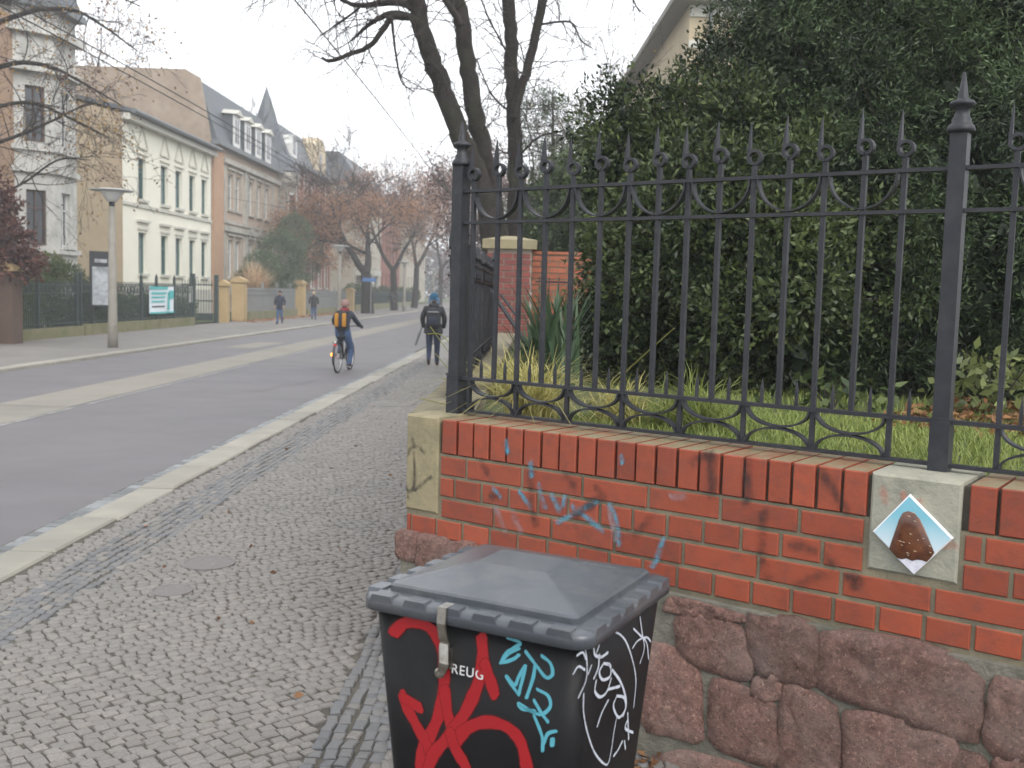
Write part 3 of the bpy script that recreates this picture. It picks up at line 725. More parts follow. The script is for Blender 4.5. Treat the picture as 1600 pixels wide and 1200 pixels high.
# ------------------------------------------------------------------ iron fence on the wall
def fence(name, label, loc, rot, posts, panels, zt=0.0, hi=1.0, nsp=True):
    f = thing(name, label, 'fence', loc, rot, local=True)
    I = MAT['iron']; N = V(0, 1, 0)
    def bar(kind, zlow):
        zr = 2.278 if kind == 0 else 2.292
        path = [(0, 0, zlow), (0, 0, zr - .045)]
        r = .024; ring = [(-r * math.sin(a), -.004 + .008 * a / (2.5 * math.pi), zr - r * math.cos(a)) for a in np.linspace(0, 2.5 * math.pi, 21)]
        path = path + ring; sp = [(-r + .004 * t, .006, zr + .132 * t) for t in (.25, .5, .75, 1.0)]
        b = MB(); b.strip([path[0], path[1], (0, 0, zr - .03)], .0175, .0175, N)
        rp = ring + sp; tp = [1.0] * 16 + [1.1] * 5 + [1.05, .8, .5, .12]
        b.strip(rp, .026, .011, N, tp)
        return b
    meshes = {}
    for s0, n in panels:
        s1 = s0 + (n - 1) * .1337; a, e = (s0 - .075 if s0 < 1 else s0 - .155), s1 + .155
        for z, w, nm in ((2.203, .013, 'top_rail'), (2.064, .013, 'middle_rail'), (1.36, .014, 'lower_rail'), (1.212, .012, 'base_rail')):
            MB().box((a, -.017, z - w / 2), (e, .017, z + w / 2)).build(nm, I, f)
        for i in range(n):
            s = s0 + i * .1337; k = i % 2
            if k not in meshes:
                o = bar(k, 1.212 if k == 0 else 1.36).build('bar', I, f); meshes[k] = o.data
            else: o = link(bpy.data.objects.new('bar', meshes[k]), f)
            o.location = (s, rnd.uniform(-.001, .001), 0); o.rotation_euler = (0, rnd.uniform(-.004, .004), rnd.uniform(-.12, .12))
            if i < n - 1 or nsp:
                if 'sp' not in meshes:
                    o = MB().strip([(0, 0, 1.362), (0, 0, 1.42), (0, 0, 1.462)], .011, .011, N, [1, 1, .1]).build('short_spike', I, f); meshes['sp'] = o.data
                else: o = link(bpy.data.objects.new('short_spike', meshes['sp']), f)
                o.location = (s + .067, 0, 0)
            if k == 0 and i < n - 1:
                W = .2674
                if 'sc' not in meshes:
                    U = [(W / 2 - (W / 2 - .016) * math.cos(t), 0, 2.197 - .119 * math.sin(t)) for t in np.linspace(0, math.pi, 17)]
                    o = MB().strip(U, .034, .006, N).build('scallop', I, f); meshes['sc'] = o.data
                    U = [(W / 2 - (W / 2 - .012) * math.cos(t), 0, 1.352 - .066 * math.sin(t)) for t in np.linspace(0, math.pi, 15)]
                    o2 = MB().strip(U, .038, .007, N).build('hanging_arc', I, f); meshes['ha'] = o2.data
                    U = [(W / 2 - (W / 2 - .012) * math.cos(t), 0, 1.219 + .060 * math.sin(t)) for t in np.linspace(0, math.pi, 15)]
                    o3 = MB().strip(U, .038, .007, N).build('standing_arc', I, f); meshes['sa'] = o3.data
                else:
                    o, o2, o3 = (link(bpy.data.objects.new(nm, meshes[q]), f) for nm, q in (('scallop', 'sc'), ('hanging_arc', 'ha'), ('standing_arc', 'sa')))
                for q in (o, o2, o3): q.location = (s, 0, 0)
    for s, w in posts:
        p = MB(); h = w / 2
        p.box((s - h - .005, -h - .005, 1.19), (s + h + .005, h + .005, 1.36)); q_ = .0035; p.box((s - h - q_, -h - q_, 1.352), (s + h + q_, h + q_, 1.372)); p.box((s - h, -h, 1.36), (s + h, h, 2.32))
        po = p.build('post', I, f)
        k = MB(); k.smooth = True; h = max(h, .033)
        k.lathe([(h * 1.25, 2.318), (h * 1.38, 2.328), (h * 1.2, 2.342), (h * .9, 2.352), (h * .95, 2.362), (h * .72, 2.372), (h * .66, 2.39), (h * .95, 2.402), (h * 1.3, 2.41), (h * 1.1, 2.42), (h * .55, 2.428), (h * .52, 2.432), (.004, 2.515)], (s, 0, 0), 18)
        k.build('finial', I, po)
    return f
FO = .21
fl = w2(0, FO, 0)
fence('iron_fence', 'dark wrought iron fence with ringed spikes on top of the brick wall', tuple(fl), WROT, [(.115, .058), (2.238, .054)], [(.189, 15), (2.412, 13)])
# its return along the pavement, seen almost end-on
st = w2(.115, FO, 0)
fence('iron_fence', 'iron fence seen end-on behind the corner post beside the pavement', (-.45, 6.2, .31), rad(90), [(.05, .074), (4.42, .074)], [(-.73, 6), (.15, 15), (2.3, 15)], nsp=False).scale = (1, 1, .74)
sty = thing('iron_stay', 'slanting iron stay bars behind the corner post propping the fence', 'stay', (st[0], st[1] + 4, 1.1))
b = MB(); b.strip([onY(752, 432, 10), onY(806, 512, 9.2), onY(862, 598, 8.4)], .03, .03, V(1, 0, 0)); b.build('stay_bar', MAT['iron'], sty)
b = MB(); b.strip([onY(782, 460, 10), onY(812, 500, 9.6)], .02, .02, V(1, 0, 0)); b.build('stay_bar', MAT['iron'], sty)
# ------------------------------------------------------------------ the bin
BN, BL = onz(925, 995, 1.0), onz(577, 930, 1.0)
e1 = V(-math.cos(rad(26.3)), math.sin(rad(26.3)), 0); e2 = V(-e1[1], e1[0], 0) * (-1 if (V(-e1[1], e1[0], 0) @ V(.26, .49, 0)) < 0 else 1)
BW, BD = .622, .592
bc = V(-.012, 2.602, 0)
# local x: along the front to the right (-e1), local y: to the back (e2)
bin_ = thing('wheelie_bin', 'black plastic waste bin with red, blue and white graffiti before the brick wall', 'bin', (bc[0], bc[1], 0), math.atan2(-e1[1], -e1[0]), local=True)
def rrect(w, d, r, n=5):
    out = []
    for cx, cy, a0 in ((w / 2 - r, -d / 2 + r, -90), (w / 2 - r, d / 2 - r, 0), (-w / 2 + r, d / 2 - r, 90), (-w / 2 + r, -d / 2 + r, 180)):
        out += [(cx + r * math.cos(rad(a0 + 90 * k / n)), cy + r * math.sin(rad(a0 + 90 * k / n))) for k in range(n + 1)]
    return out
def loft(b, rings, cap=True):
    n = len(rings[0]); vs = [p for r in rings for p in r]
    fs = [(i * n + j, i * n + (j + 1) % n, (i + 1) * n + (j + 1) % n, (i + 1) * n + j) for i in range(len(rings) - 1) for j in range(n)]
    if cap: fs += [tuple(range(n))[::-1], tuple(range((len(rings) - 1) * n, len(rings) * n))]
    return b.add(vs, fs)
WT, DT, WB, DB = .575, .545, .43, .41                  # body at z .93 and at z .02
def bw(z): t = (z - .02) / .91; return WB + (WT - WB) * t, DB + (DT - DB) * t
b = MB(); b.smooth = True
loft(b, [[(x, y, z) for x, y in rrect(*bw(z), .055)] for z in (.02, .3, .6, .962)])
b.smooth = False
bin_body = b.build('body', MAT['bin'], bin_)
lid = MB(); lid.smooth = True
loft(lid, [[(x, y, z) for x, y in rrect(w_, d_, r_, 6)] for w_, d_, r_, z in ((BW - .04, BD - .04, .05, .962), (BW, BD, .052, .965), (BW, BD, .052, .990), (BW - .006, BD - .006, .050, .996), (BW - .018, BD - .018, .046, 1.0), (BW - .10, BD - .10, .03, 1.003))])
lid_o = lid.build('lid', MAT['bin_lid'], bin_)
# raised hipped panel of the lid
pw, pd, cy_ = BW - .105, BD - .100, .006
panel = MB(); rw, rd = .20, .15
q = [(x, y + cy_) for x, y in rrect(pw, pd, .018, 3)]; q2 = [(x, y + cy_) for x, y in rrect(pw - .012, pd - .012, .018, 3)]; q3 = [(x - .03, y + cy_ + .05) for x, y in rrect(rw, rd, .006, 3)]
loft(panel, [[(x, y, 1.0) for x, y in q], [(x, y, 1.017) for x, y in q], [(x, y, 1.022) for x, y in q2], [(x, y, 1.047) for x, y in q3]])
panel.build('raised_panel', MAT['bin_lid'], lid_o)
# ribs along the rim
rib = None
def add_rib(x, y, rot):
    global rib
    if rib is None:
        b = MB(); b.add([(-.034, -.0125, -.012), (.034, -.0125, -.012), (.034, .03, -.0), (-.034, .03, -.0), (-.027, -.0128, .006), (.027, -.0128, .006), (.027, .028, .007), (-.027, .028, .007)],
              [(0, 1, 5, 4), (1, 2, 6, 5), (2, 3, 7, 6), (3, 0, 4, 7), (4, 5, 6, 7)])
        o = b.build('rib', MAT['bin_lid'], lid_o); rib = o.data
    else: o = link(bpy.data.objects.new('rib', rib), lid_o)
    o.location = (x, y, 1.0); o.rotation_euler = (0, 0, rot)
for k in range(6): add_rib(-.24 + .096 * k, -BD / 2 + .0125, 0)
for k in range(6):
    add_rib(BW / 2 - .0125, -.22 + .088 * k, rad(90)); add_rib(-BW / 2 + .0125, -.22 + .088 * k, rad(-90))
b = MB(); b.tube([(-.2, BD / 2 + .012, .965), (.2, BD / 2 + .012, .965)], .014, 10); b.build('hinge_rod', MAT['bin'], bin_)
for sx in (-.22, .22):
    b = MB(); b.smooth = True; b.lathe([(.04, -.02), (.095, -.022), (.1, -.014), (.1, .014), (.095, .022), (.04, .02)], (sx, DB / 2 + .0, .1), 20, up=(1, 0, 0)); b.build('wheel', MAT['bin'], bin_)
# latch: strap over the rim, hasp and padlock on the front
def bface(px, py, side=0, lift=.0):
    """photo pixel -> local point on the bin's front (0) or right (1) face"""
    ax, ay = V(-e1[0], -e1[1], 0), V(e2[0], e2[1], 0)
    o = V(bc[0], bc[1], 0)
    wt, dt = bw(.93); wb, db = bw(.02)
    if side == 0: A, Bq, t = V(0, -dt / 2, .93), V(0, -db / 2, .02), V(1, 0, 0)
    else: A, Bq, t = V(wt / 2, 0, .93), V(wb / 2, 0, .02), V(0, 1, 0)
    nl = nrm(np.cross(A - Bq, t)); nl = nl if (nl[1] < 0 if side == 0 else nl[0] > 0) else -nl
    toW = lambda v: ax * v[0] + ay * v[1] + V(0, 0, v[2])
    d = ray(px, py); nw = toW(nl); k = ((o + toW(A) - CAM) @ nw) / (d @ nw); P = CAM + d * k - o
    return V(P @ ax, P @ ay, P[2]) + nl * lift, nl
lp = bface(706, 1000)[0]; lx = lp[0] - .012; yl = -bw(.87)[1] / 2 - .012
b = MB(); b.strip([(lx, -BD / 2 + .035, 1.006), (lx, -BD / 2 - .004, 1.006), (lx, -BD / 2 - .006, .968), (lx, -BD / 2 + .004, .93), (lx, yl, .912)], .024, .004, V(1, 0, 0)); b.build('latch_strap', MAT['steel'], bin_)
b = MB(); b.box((lx - .018, yl - .002, .855), (lx + .016, yl + .02, .905)); b.strip([(lx, yl - .006, .915), (lx + .006, yl - .014, .87), (lx - .004, yl - .006, .850), (lx - .012, yl - .001, .838)], .024, .006, V(1, 0, 0)); b.build('hasp', MAT['steel'], bin_)
b = MB(); b.smooth = True; b.lathe([(.002, -.006), (.012, -.005), (.014, 0), (.012, .005), (.002, .006)], (lx - .016, yl + .001, .838), 14, up=(0, 1, 0)); b.build('lock', MAT['steel'], bin_)
ZB = lambda L: [zpt(p, 560, 820, 2.963) for p in L]
fp = lambda px, py: bface(px, py, 0, .0016)[0]
sp_ = lambda px, py: bface(px, py, 1, .0016)[0]
n0, n1 = bface(700, 1100, 0)[1], bface(980, 1080, 1)[1]
coat(bin_, 'red_graffiti', [ZB(q) for q in ([(165, 500), (215, 455), (280, 450), (345, 490), (385, 570), (398, 680), (392, 790), (370, 890), (335, 970), (300, 1030), (290, 1126)], [(205, 785), (235, 860), (275, 935), (310, 1000), (335, 1060)], [(210, 800), (285, 845)],
      [(400, 760), (415, 870), (440, 950)], [(572, 520), (578, 620), (560, 720), (520, 820), (470, 910), (410, 990), (350, 1060), (320, 1140)], [(585, 640), (610, 710), (632, 785)], [(440, 1020), (500, 945), (590, 912), (680, 930), (745, 990), (775, 1080), (782, 1150)], [(425, 960), (450, 1030), (495, 1110), (510, 1150)])], .034, MAT['red_paint'], fp, n0)
coat(bin_, 'blue_graffiti', [ZB(q) for q in ([(690, 520), (750, 545), (720, 570), (690, 590), (665, 635), (720, 620), (745, 600)], [(775, 585), (825, 650), (870, 705), (900, 690), (890, 640), (850, 605)], [(745, 570), (690, 600), (660, 640)], [(775, 650), (745, 700), (725, 740), (690, 700)], [(685, 700), (715, 745), (745, 785)], [(820, 650), (810, 710), (780, 800)], [(775, 660), (760, 720), (745, 780)],
      [(830, 760), (880, 790), (890, 840), (850, 875), (800, 860), (745, 825), (760, 850), (820, 860)], [(815, 810), (850, 870), (880, 910)], [(815, 880), (840, 940), (855, 990), (855, 1045)], [(860, 1010), (880, 965), (918, 952)])], .009, MAT['cyan_paint'], fp, n0)
coat(bin_, 'blue_dab', [ZB([(900, 990), (898, 1020)])], .012, MAT['cyan_paint'], fp, n0)
coat(bin_, 'white_graffiti', [ZB(q) for q in ([(1100, 590), (1130, 520), (1180, 495), (1230, 530), (1265, 620), (1282, 720), (1272, 845)], [(1040, 780), (1040, 870), (1060, 970), (1095, 1060), (1145, 1110), (1165, 1060), (1180, 960), (1195, 880)],
      [(1045, 560), (1055, 640), (1050, 720), (1015, 800)], [(1008, 605), (1035, 590), (1050, 620)], [(990, 690), (1015, 655), (1045, 670)], [(1075, 650), (1060, 690)],
      [(1300, 425), (1310, 500), (1320, 570), (1300, 640)], [(1270, 480), (1300, 510), (1330, 545), (1340, 620)], [(1265, 570), (1290, 535), (1330, 520), (1350, 540)]
      )], .006, MAT['white_paint'], sp_, n1)
coat(bin_, 'white_scrawl', [ZB(q) for q in ([(1085, 560), (1090, 600), (1120, 610), (1150, 590)], [(1110, 600), (1105, 660), (1085, 710)], [(1130, 640), (1110, 680), (1125, 715), (1160, 700), (1160, 650), (1130, 640)], [(1095, 720), (1090, 770), (1115, 795), (1145, 770), (1165, 710)], [(1170, 670), (1205, 720), (1225, 770), (1235, 830), (1220, 885)], [(1150, 760), (1190, 750), (1205, 745)],
      [(1190, 790), (1175, 840), (1200, 890), (1230, 850), (1225, 800), (1190, 790)], [(1150, 810), (1120, 870), (1100, 930)], [(1240, 900), (1230, 940), (1265, 960)], [(1240, 870), (1245, 990)], [(1225, 1000), (1230, 1035)], [(1215, 1000), (1195, 1040), (1175, 1068)])], 0.0085, MAT['white_paint'], sp_, n1, .0012)
# moulded lettering, partly painted over
fc = bpy.data.curves.new('lettering', 'FONT'); fc.body = 'REUG'; fc.size = .033; fc.extrude = .0004; fc.space_character = 1.12
fo = bpy.data.objects.new('lettering', fc); COL.objects.link(fo)
dg = bpy.context.evaluated_depsgraph_get(); lm = bpy.data.meshes.new_from_object(fo.evaluated_get(dg)); bpy.data.objects.remove(fo)
lm.materials.clear(); lm.materials.append(MAT['print_white'])
lo = link(bpy.data.objects.new('lettering', lm), bin_)
lo.location = bface(706, 1050, 0, .0045)[0]; lo.rotation_euler = (rad(90) - math.atan((DT - DB) / 2 / .91), 0, 0)

# ------------------------------------------------------------------ garden ground and grass
GZ = 1.13
gp = [w2(0.28, .306), w2(6.0, .306), V(26, 2, 0), V(26, 44, 0), V(PL + .3, 44, 0), V(PL + .3, WC[1] + .6, 0)]
g = MB(); g.prism([(p[0], p[1], .2) for p in gp], (0, 0, GZ - .2))
tag(g.build('garden_ground', MAT['lawn']), 'raised garden lawn behind the brick wall', 'lawn', kind='structure')

def leafset(P, D, L, W, fold=.25, roll=None):
    """diamond leaves: base points P, directions D (N,3), lengths L, widths W"""
    N = len(P); D = D / (np.linalg.norm(D, axis=1, keepdims=True) + 1e-9)
    A = npr.normal(size=(N, 3)); S = np.cross(D, A); S /= (np.linalg.norm(S, axis=1, keepdims=True) + 1e-9); T = np.cross(S, D)
    L = np.broadcast_to(L, N)[:, None]; W = np.broadcast_to(W, N)[:, None]
    v = np.stack([P, P + D * L * .45 + S * W * .5 + T * W * fold, P + D * L, P + D * L * .45 - S * W * .5 + T * W * fold], 1).reshape(-1, 3)
    return v, np.arange(4 * N).reshape(-1, 4)
def lump(d, seed):
    r = np.random.default_rng(seed); o = np.zeros(len(d))
    for k in range(7):
        f = r.normal(size=3) * (1.5 + k * .9); o += np.sin(d @ f + r.uniform(0, 6.28)) / (1.3 + k * .55)
    return o / 2.2
def crown(name, parent, blobs, sprigs, per, L, W, mat, spread=.35, seed=1, amp=.16, shell=.16, bias=(0, 0, .25), slen=.2, face=None, kind=None, mid=.5, gap=0.0, clumps=0, inner=0):
    """foliage: sprigs of leaves spread through the outer depth of lumpy blobs, each sprig with its own tone"""
    rg = np.random.default_rng(seed); VV, QQ, TT = [], [], []; nb = 0
    ar = np.array([(r[0] * r[1] + r[1] * r[2] + r[0] * r[2]) for c, r in blobs]); ar = ar / ar.sum()
    for bi, (c, r) in enumerate(blobs):
        n = int(sprigs * ar[bi]); d = rg.normal(size=(n * 2, 3)); d /= np.linalg.norm(d, axis=1, keepdims=True)
        if face is not None:      # more sprigs where they can be seen
            w = .5 + .5 * (d @ nrm(face)); d = d[rg.random(len(d)) < (.15 + .85 * w)]
        d = d[:n]; n = len(d)
        lf = lump(d * 1.6, seed * 31 + bi); depth = np.abs(rg.normal(size=n)) * shell
        if gap: 
            keep = (lump(d * 3.1, seed * 7 + bi) > -gap) | (rg.random(n) < .25); d, lf, depth = d[keep], lf[keep], depth[keep]; n = len(d)
        rr = 1 + amp * lf - depth
        P = np.asarray(c) + d * np.asarray(r) * rr[:, None]
        if clumps:                # gather the sprigs into tufts with dark hollows between them
            nc = max(6, int(clumps * (r[0] * r[1] * r[2]) ** (2 / 3))); k_ = rg.choice(n, nc, replace=False); C_k = P[k_]; tk = rg.normal(size=nc) * .19
            near = np.argmin(((P[:, None, :] - C_k[None]) ** 2).sum(-1), 1); dv = P - C_k[near]; P = C_k[near] + dv * .57 + d * (np.clip(.30 - np.linalg.norm(dv, axis=1), 0, .3) * .6)[:, None]
            lf = lf + tk[near] * 2.2; d = d * .6 + dv * 2.0
        O = d * .9 + rg.normal(size=(n, 3)) * .55 + np.asarray(bias); O /= np.linalg.norm(O, axis=1, keepdims=True)
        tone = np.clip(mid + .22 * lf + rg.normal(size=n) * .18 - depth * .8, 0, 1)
        for k in range(per):
            t = (k + rg.random(n)) / per
            B_ = P + O * (slen * t)[:, None] + rg.normal(size=(n, 3)) * slen * .10
            DD = O * .8 + rg.normal(size=(n, 3)) * spread * 1.6
            v, q = leafset(B_, DD, L * rg.uniform(.5, 1.4, n), W * rg.uniform(.55, 1.35, n))
            VV.append(v); QQ.append(q + nb); nb += len(v); TT.append(np.clip(tone + rg.normal(size=n) * .07, 0, 1))
    if inner:                     # leaves deeper in, the inner shade put into their dark tone
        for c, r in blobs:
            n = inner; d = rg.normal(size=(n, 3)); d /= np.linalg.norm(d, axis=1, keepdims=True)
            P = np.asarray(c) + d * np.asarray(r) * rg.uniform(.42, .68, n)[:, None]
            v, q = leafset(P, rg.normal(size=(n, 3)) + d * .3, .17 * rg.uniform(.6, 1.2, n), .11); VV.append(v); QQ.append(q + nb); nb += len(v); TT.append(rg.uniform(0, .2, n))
    off = OFF.get(parent.name, Vector((0, 0, 0))) if parent is not None else Vector((0, 0, 0))
    me = fast_mesh(name, np.concatenate(VV) - np.array(off), np.concatenate(QQ), mat, np.concatenate(TT))
    o = link(bpy.data.objects.new(name, me), parent)
    if kind: tag(o, kind=kind)
    return o
def blades(name, parent, pts, h, w, mat, seed=1, lean=.5, droop=.4, segs=3, dirs=None, kind=None):
    """grass blades as bent tapering strips"""
    rg = np.random.default_rng(seed); N = len(pts); pts = np.asarray(pts, float)
    a = rg.uniform(0, 2 * math.pi, N); d = np.stack([np.cos(a), np.sin(a), np.zeros(N)], 1)
    if dirs is not None: d = np.asarray(dirs)
    s = np.stack([-d[:, 1], d[:, 0], np.zeros(N)], 1); hh = h * rg.uniform(.55, 1.2, N); le = lean * rg.uniform(.2, 1.3, N)
    rows = []
    for k in range(segs + 1):
        t = k / segs; z = hh * (t - droop * t * t * t * .5 * le); out = hh * le * (t ** 1.7)
        c = pts + d * out[:, None] + np.stack([np.zeros(N), np.zeros(N), z], 1); ww = w * (1 - t) ** .7 * .5 + .0006
        rows += [c - s * ww, c + s * ww]
    v = np.stack(rows, 1).reshape(-1, 3); m = 2 * (segs + 1); base = (np.arange(N) * m)[:, None]
    q = np.concatenate([base + np.array([[2 * k, 2 * k + 1, 2 * k + 3, 2 * k + 2]]) for k in range(segs)])
    tone = np.tile(np.clip(rg.normal(.5, .25, N), 0, 1), segs)
    off = OFF.get(parent.name, Vector((0, 0, 0))) if parent is not None else Vector((0, 0, 0))
    o = link(bpy.data.objects.new(name, fast_mesh(name, v - np.array(off), q, mat, tone)), parent)
    if kind: tag(o, kind=kind)
    return o
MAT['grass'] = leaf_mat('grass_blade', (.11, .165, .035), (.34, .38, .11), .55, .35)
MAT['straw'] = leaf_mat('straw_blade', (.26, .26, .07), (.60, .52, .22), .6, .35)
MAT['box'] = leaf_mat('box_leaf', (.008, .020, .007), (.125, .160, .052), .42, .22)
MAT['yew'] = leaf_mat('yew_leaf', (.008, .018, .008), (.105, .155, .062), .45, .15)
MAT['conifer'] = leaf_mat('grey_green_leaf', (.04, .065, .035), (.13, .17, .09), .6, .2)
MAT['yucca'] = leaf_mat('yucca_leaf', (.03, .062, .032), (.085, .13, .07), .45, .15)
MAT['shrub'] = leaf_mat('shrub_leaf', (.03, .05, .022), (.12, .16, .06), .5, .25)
MAT['shrub_pale'] = leaf_mat('pale_shrub_leaf', (.06, .08, .03), (.22, .25, .09), .5, .25)
MAT['autumn'] = leaf_mat('rust_leaf', (.22, .10, .05), (.42, .24, .14), .6, .35)
MAT['copper'] = leaf_mat('copper_leaf', (.045, .02, .022), (.15, .06, .04), .55, .25)
MAT['yellowing'] = leaf_mat('yellowing_leaf', (.16, .09, .03), (.34, .22, .06), .55, .35)
MAT['brown_leaf'] = leaf_mat('fallen_leaf', (.09, .04, .018), (.30, .15, .06), .7, .15)
MAT['pampas'] = leaf_mat('pampas_plume', (.45, .31, .19), (.70, .54, .38), .8, .3)
MAT['bark'] = M('bark', (.016, .013, .012), (.038, .031, .028), scale=7, rough=.95, bmp=.9, bscale=22, bdist=.04, spec=.15, grime=(.034, .038, .022), gscale=1.6)
MAT['twig'] = M('twig_bark', (.032, .025, .023), (.055, .043, .04), scale=4, rough=.9, spec=.2)
rg = np.random.default_rng(77)
def scatter(n, s0, s1, d0, d1, z=GZ):
    s = rg.uniform(s0, s1, n); d = rg.uniform(d0, d1, n)
    return WC[None, :] + WU[None, :] * s[:, None] - WN[None, :] * d[:, None] + np.array([0, 0, z])
o = blades('grass', None, np.concatenate([scatter(15000, .35, 4.6, .31, 1.9), scatter(9000, .3, 6, 1.0, 3.4)]), .055, .006, MAT['grass'], 3, .8)
tag(o, 'short green grass between the fence and the shrubs', 'grass', kind='stuff')
# brown leaves lying under the shrubs and along the foot of the wall
lp_ = np.concatenate([scatter(2600, 1.5, 5.6, 1.75, 3.6, GZ + .03)])
v, q = leafset(lp_, np.stack([rg.normal(size=len(lp_)), rg.normal(size=len(lp_)), rg.normal(size=len(lp_)) * .25], 1), .06, .04)
o = link(bpy.data.objects.new('fallen_leaves', fast_mesh('fallen_leaves', v, q, MAT['brown_leaf'], rg.random(len(lp_)))))
tag(o, 'brown fallen leaves under the dark shrubs', 'leaves', kind='stuff')
n_ = 420; s_ = rg.uniform(.3, 3.2, n_); d_ = -np.abs(rg.normal(0, .13, n_)) - .03
lp2 = WC[None, :] + WU[None, :] * s_[:, None] - WN[None, :] * d_[:, None] + np.array([0, 0, .012])
lp3 = np.stack([rg.uniform(-2.8, -.1, 24), rg.uniform(3, 12, 24), np.full(24, .008)], 1)
lp2 = np.concatenate([lp2, lp3])
v, q = leafset(lp2, np.stack([rg.normal(size=len(lp2)), rg.normal(size=len(lp2)), rg.normal(size=len(lp2)) * .12], 1), .05, .03)
o = link(bpy.data.objects.new('fallen_leaves', fast_mesh('fallen_leaves', v, q, MAT['brown_leaf'], rg.random(len(lp2)))))
tag(o, 'few brown leaves scattered on the cobbles and at the foot of the wall', 'leaves', kind='stuff')

# ------------------------------------------------------------------ shrubs behind the fence
def stems(parent, base, tops, r0, mat, name='trunk'):
    b = MB(); b.smooth = True
    for t in tops:
        P = [V(*base) + (V(*t) - V(*base)) * k + V(rnd.uniform(-.05, .05), rnd.uniform(-.05, .05), 0) * (0 < k < 1) for k in (0, .3, .6, 1)]
        b.tube(P, [r0, r0 * .8, r0 * .55, r0 * .2], 7)
    return b.build(name, mat, parent)
def at(px, py, Y): return onY(px, py, Y)
TOCAM = (-.35, -1, .15)
def shrub(name, label, cat, base, blobs, sprigs, per, L, W, mat, seed, **k):
    t = thing(name, label, cat, base)
    crown('crown', t, blobs, sprigs, per, L, W, mat, seed=seed, face=TOCAM, **k)
    stems(t, base, [tuple(np.asarray(c)) for c, r in blobs[:6]], .07, MAT['bark'])
    b = MB(); R_ = random.Random(seed)          # bare twigs poking out of the leaves
    for c_, r_ in blobs:
        for _ in range(16):
            q = nrm(V(R_.gauss(0, 1), R_.gauss(-.6, 1), R_.gauss(.2, 1))); p0 = np.asarray(c_) + q * np.asarray(r_) * .6; p1 = np.asarray(c_) + q * np.asarray(r_) * R_.uniform(1.0, 1.22) + V(R_.gauss(0, .05), R_.gauss(0, .05), R_.gauss(0, .05))
            b.tube([p0, (p0 + p1) / 2 + V(0, 0, R_.uniform(-.03, .05)), p1], [.007, .005, .002], 4, False)
    tag(b.build('twigs', MAT['twig'], t), kind='stuff')
    return t
def pb(px, py, Y, rx, ry, rz): return (tuple(at(px, py, Y)), (rx, ry, rz))
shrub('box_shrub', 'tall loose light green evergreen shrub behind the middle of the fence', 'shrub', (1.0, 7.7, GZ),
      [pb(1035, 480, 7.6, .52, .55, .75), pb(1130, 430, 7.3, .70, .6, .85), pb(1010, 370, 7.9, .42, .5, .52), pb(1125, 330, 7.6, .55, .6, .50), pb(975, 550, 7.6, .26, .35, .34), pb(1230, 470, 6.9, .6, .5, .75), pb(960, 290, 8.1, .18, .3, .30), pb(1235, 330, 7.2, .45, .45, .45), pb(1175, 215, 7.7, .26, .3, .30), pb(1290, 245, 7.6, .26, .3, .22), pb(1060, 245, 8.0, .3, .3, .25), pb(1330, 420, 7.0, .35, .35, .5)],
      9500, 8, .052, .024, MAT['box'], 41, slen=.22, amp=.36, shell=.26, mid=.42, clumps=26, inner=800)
shrub('box_shrub', 'sparse leafy top of a shrub in front of the beige villa', 'shrub', (1.25, 8.3, GZ),
      [pb(1005, 215, 8.3, .32, .35, .36), pb(1085, 190, 8.4, .34, .4, .30), pb(958, 205, 8.3, .18, .25, .30), pb(1095, 250, 8.2, .5, .4, .40), pb(1010, 265, 8.2, .36, .35, .36), pb(1140, 110, 8.6, .20, .3, .36)],
      1900, 8, .052, .024, MAT['box'], 45, slen=.24, amp=.4, shell=.45, mid=.38, clumps=30)
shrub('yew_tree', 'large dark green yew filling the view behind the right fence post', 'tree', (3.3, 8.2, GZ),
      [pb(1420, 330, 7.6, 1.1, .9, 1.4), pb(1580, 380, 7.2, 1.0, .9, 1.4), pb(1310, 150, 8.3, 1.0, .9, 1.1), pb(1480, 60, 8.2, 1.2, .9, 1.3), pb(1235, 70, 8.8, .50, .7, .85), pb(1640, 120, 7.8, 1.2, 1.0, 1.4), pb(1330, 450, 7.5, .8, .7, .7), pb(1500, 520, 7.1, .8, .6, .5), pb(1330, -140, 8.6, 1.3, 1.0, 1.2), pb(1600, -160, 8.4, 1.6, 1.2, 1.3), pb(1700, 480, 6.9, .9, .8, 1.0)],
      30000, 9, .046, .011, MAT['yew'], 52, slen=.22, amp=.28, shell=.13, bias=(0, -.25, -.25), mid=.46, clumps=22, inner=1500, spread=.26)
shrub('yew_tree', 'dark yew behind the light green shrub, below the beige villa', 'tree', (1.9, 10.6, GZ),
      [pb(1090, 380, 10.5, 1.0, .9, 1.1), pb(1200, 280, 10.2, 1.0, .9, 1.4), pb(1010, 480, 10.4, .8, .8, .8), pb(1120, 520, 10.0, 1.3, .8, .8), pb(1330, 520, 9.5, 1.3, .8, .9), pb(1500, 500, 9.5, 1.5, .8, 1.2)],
      5500, 8, .06, .022, MAT['yew'], 57, slen=.2, amp=.2, shell=.12, mid=.4, clumps=14, inner=1300)
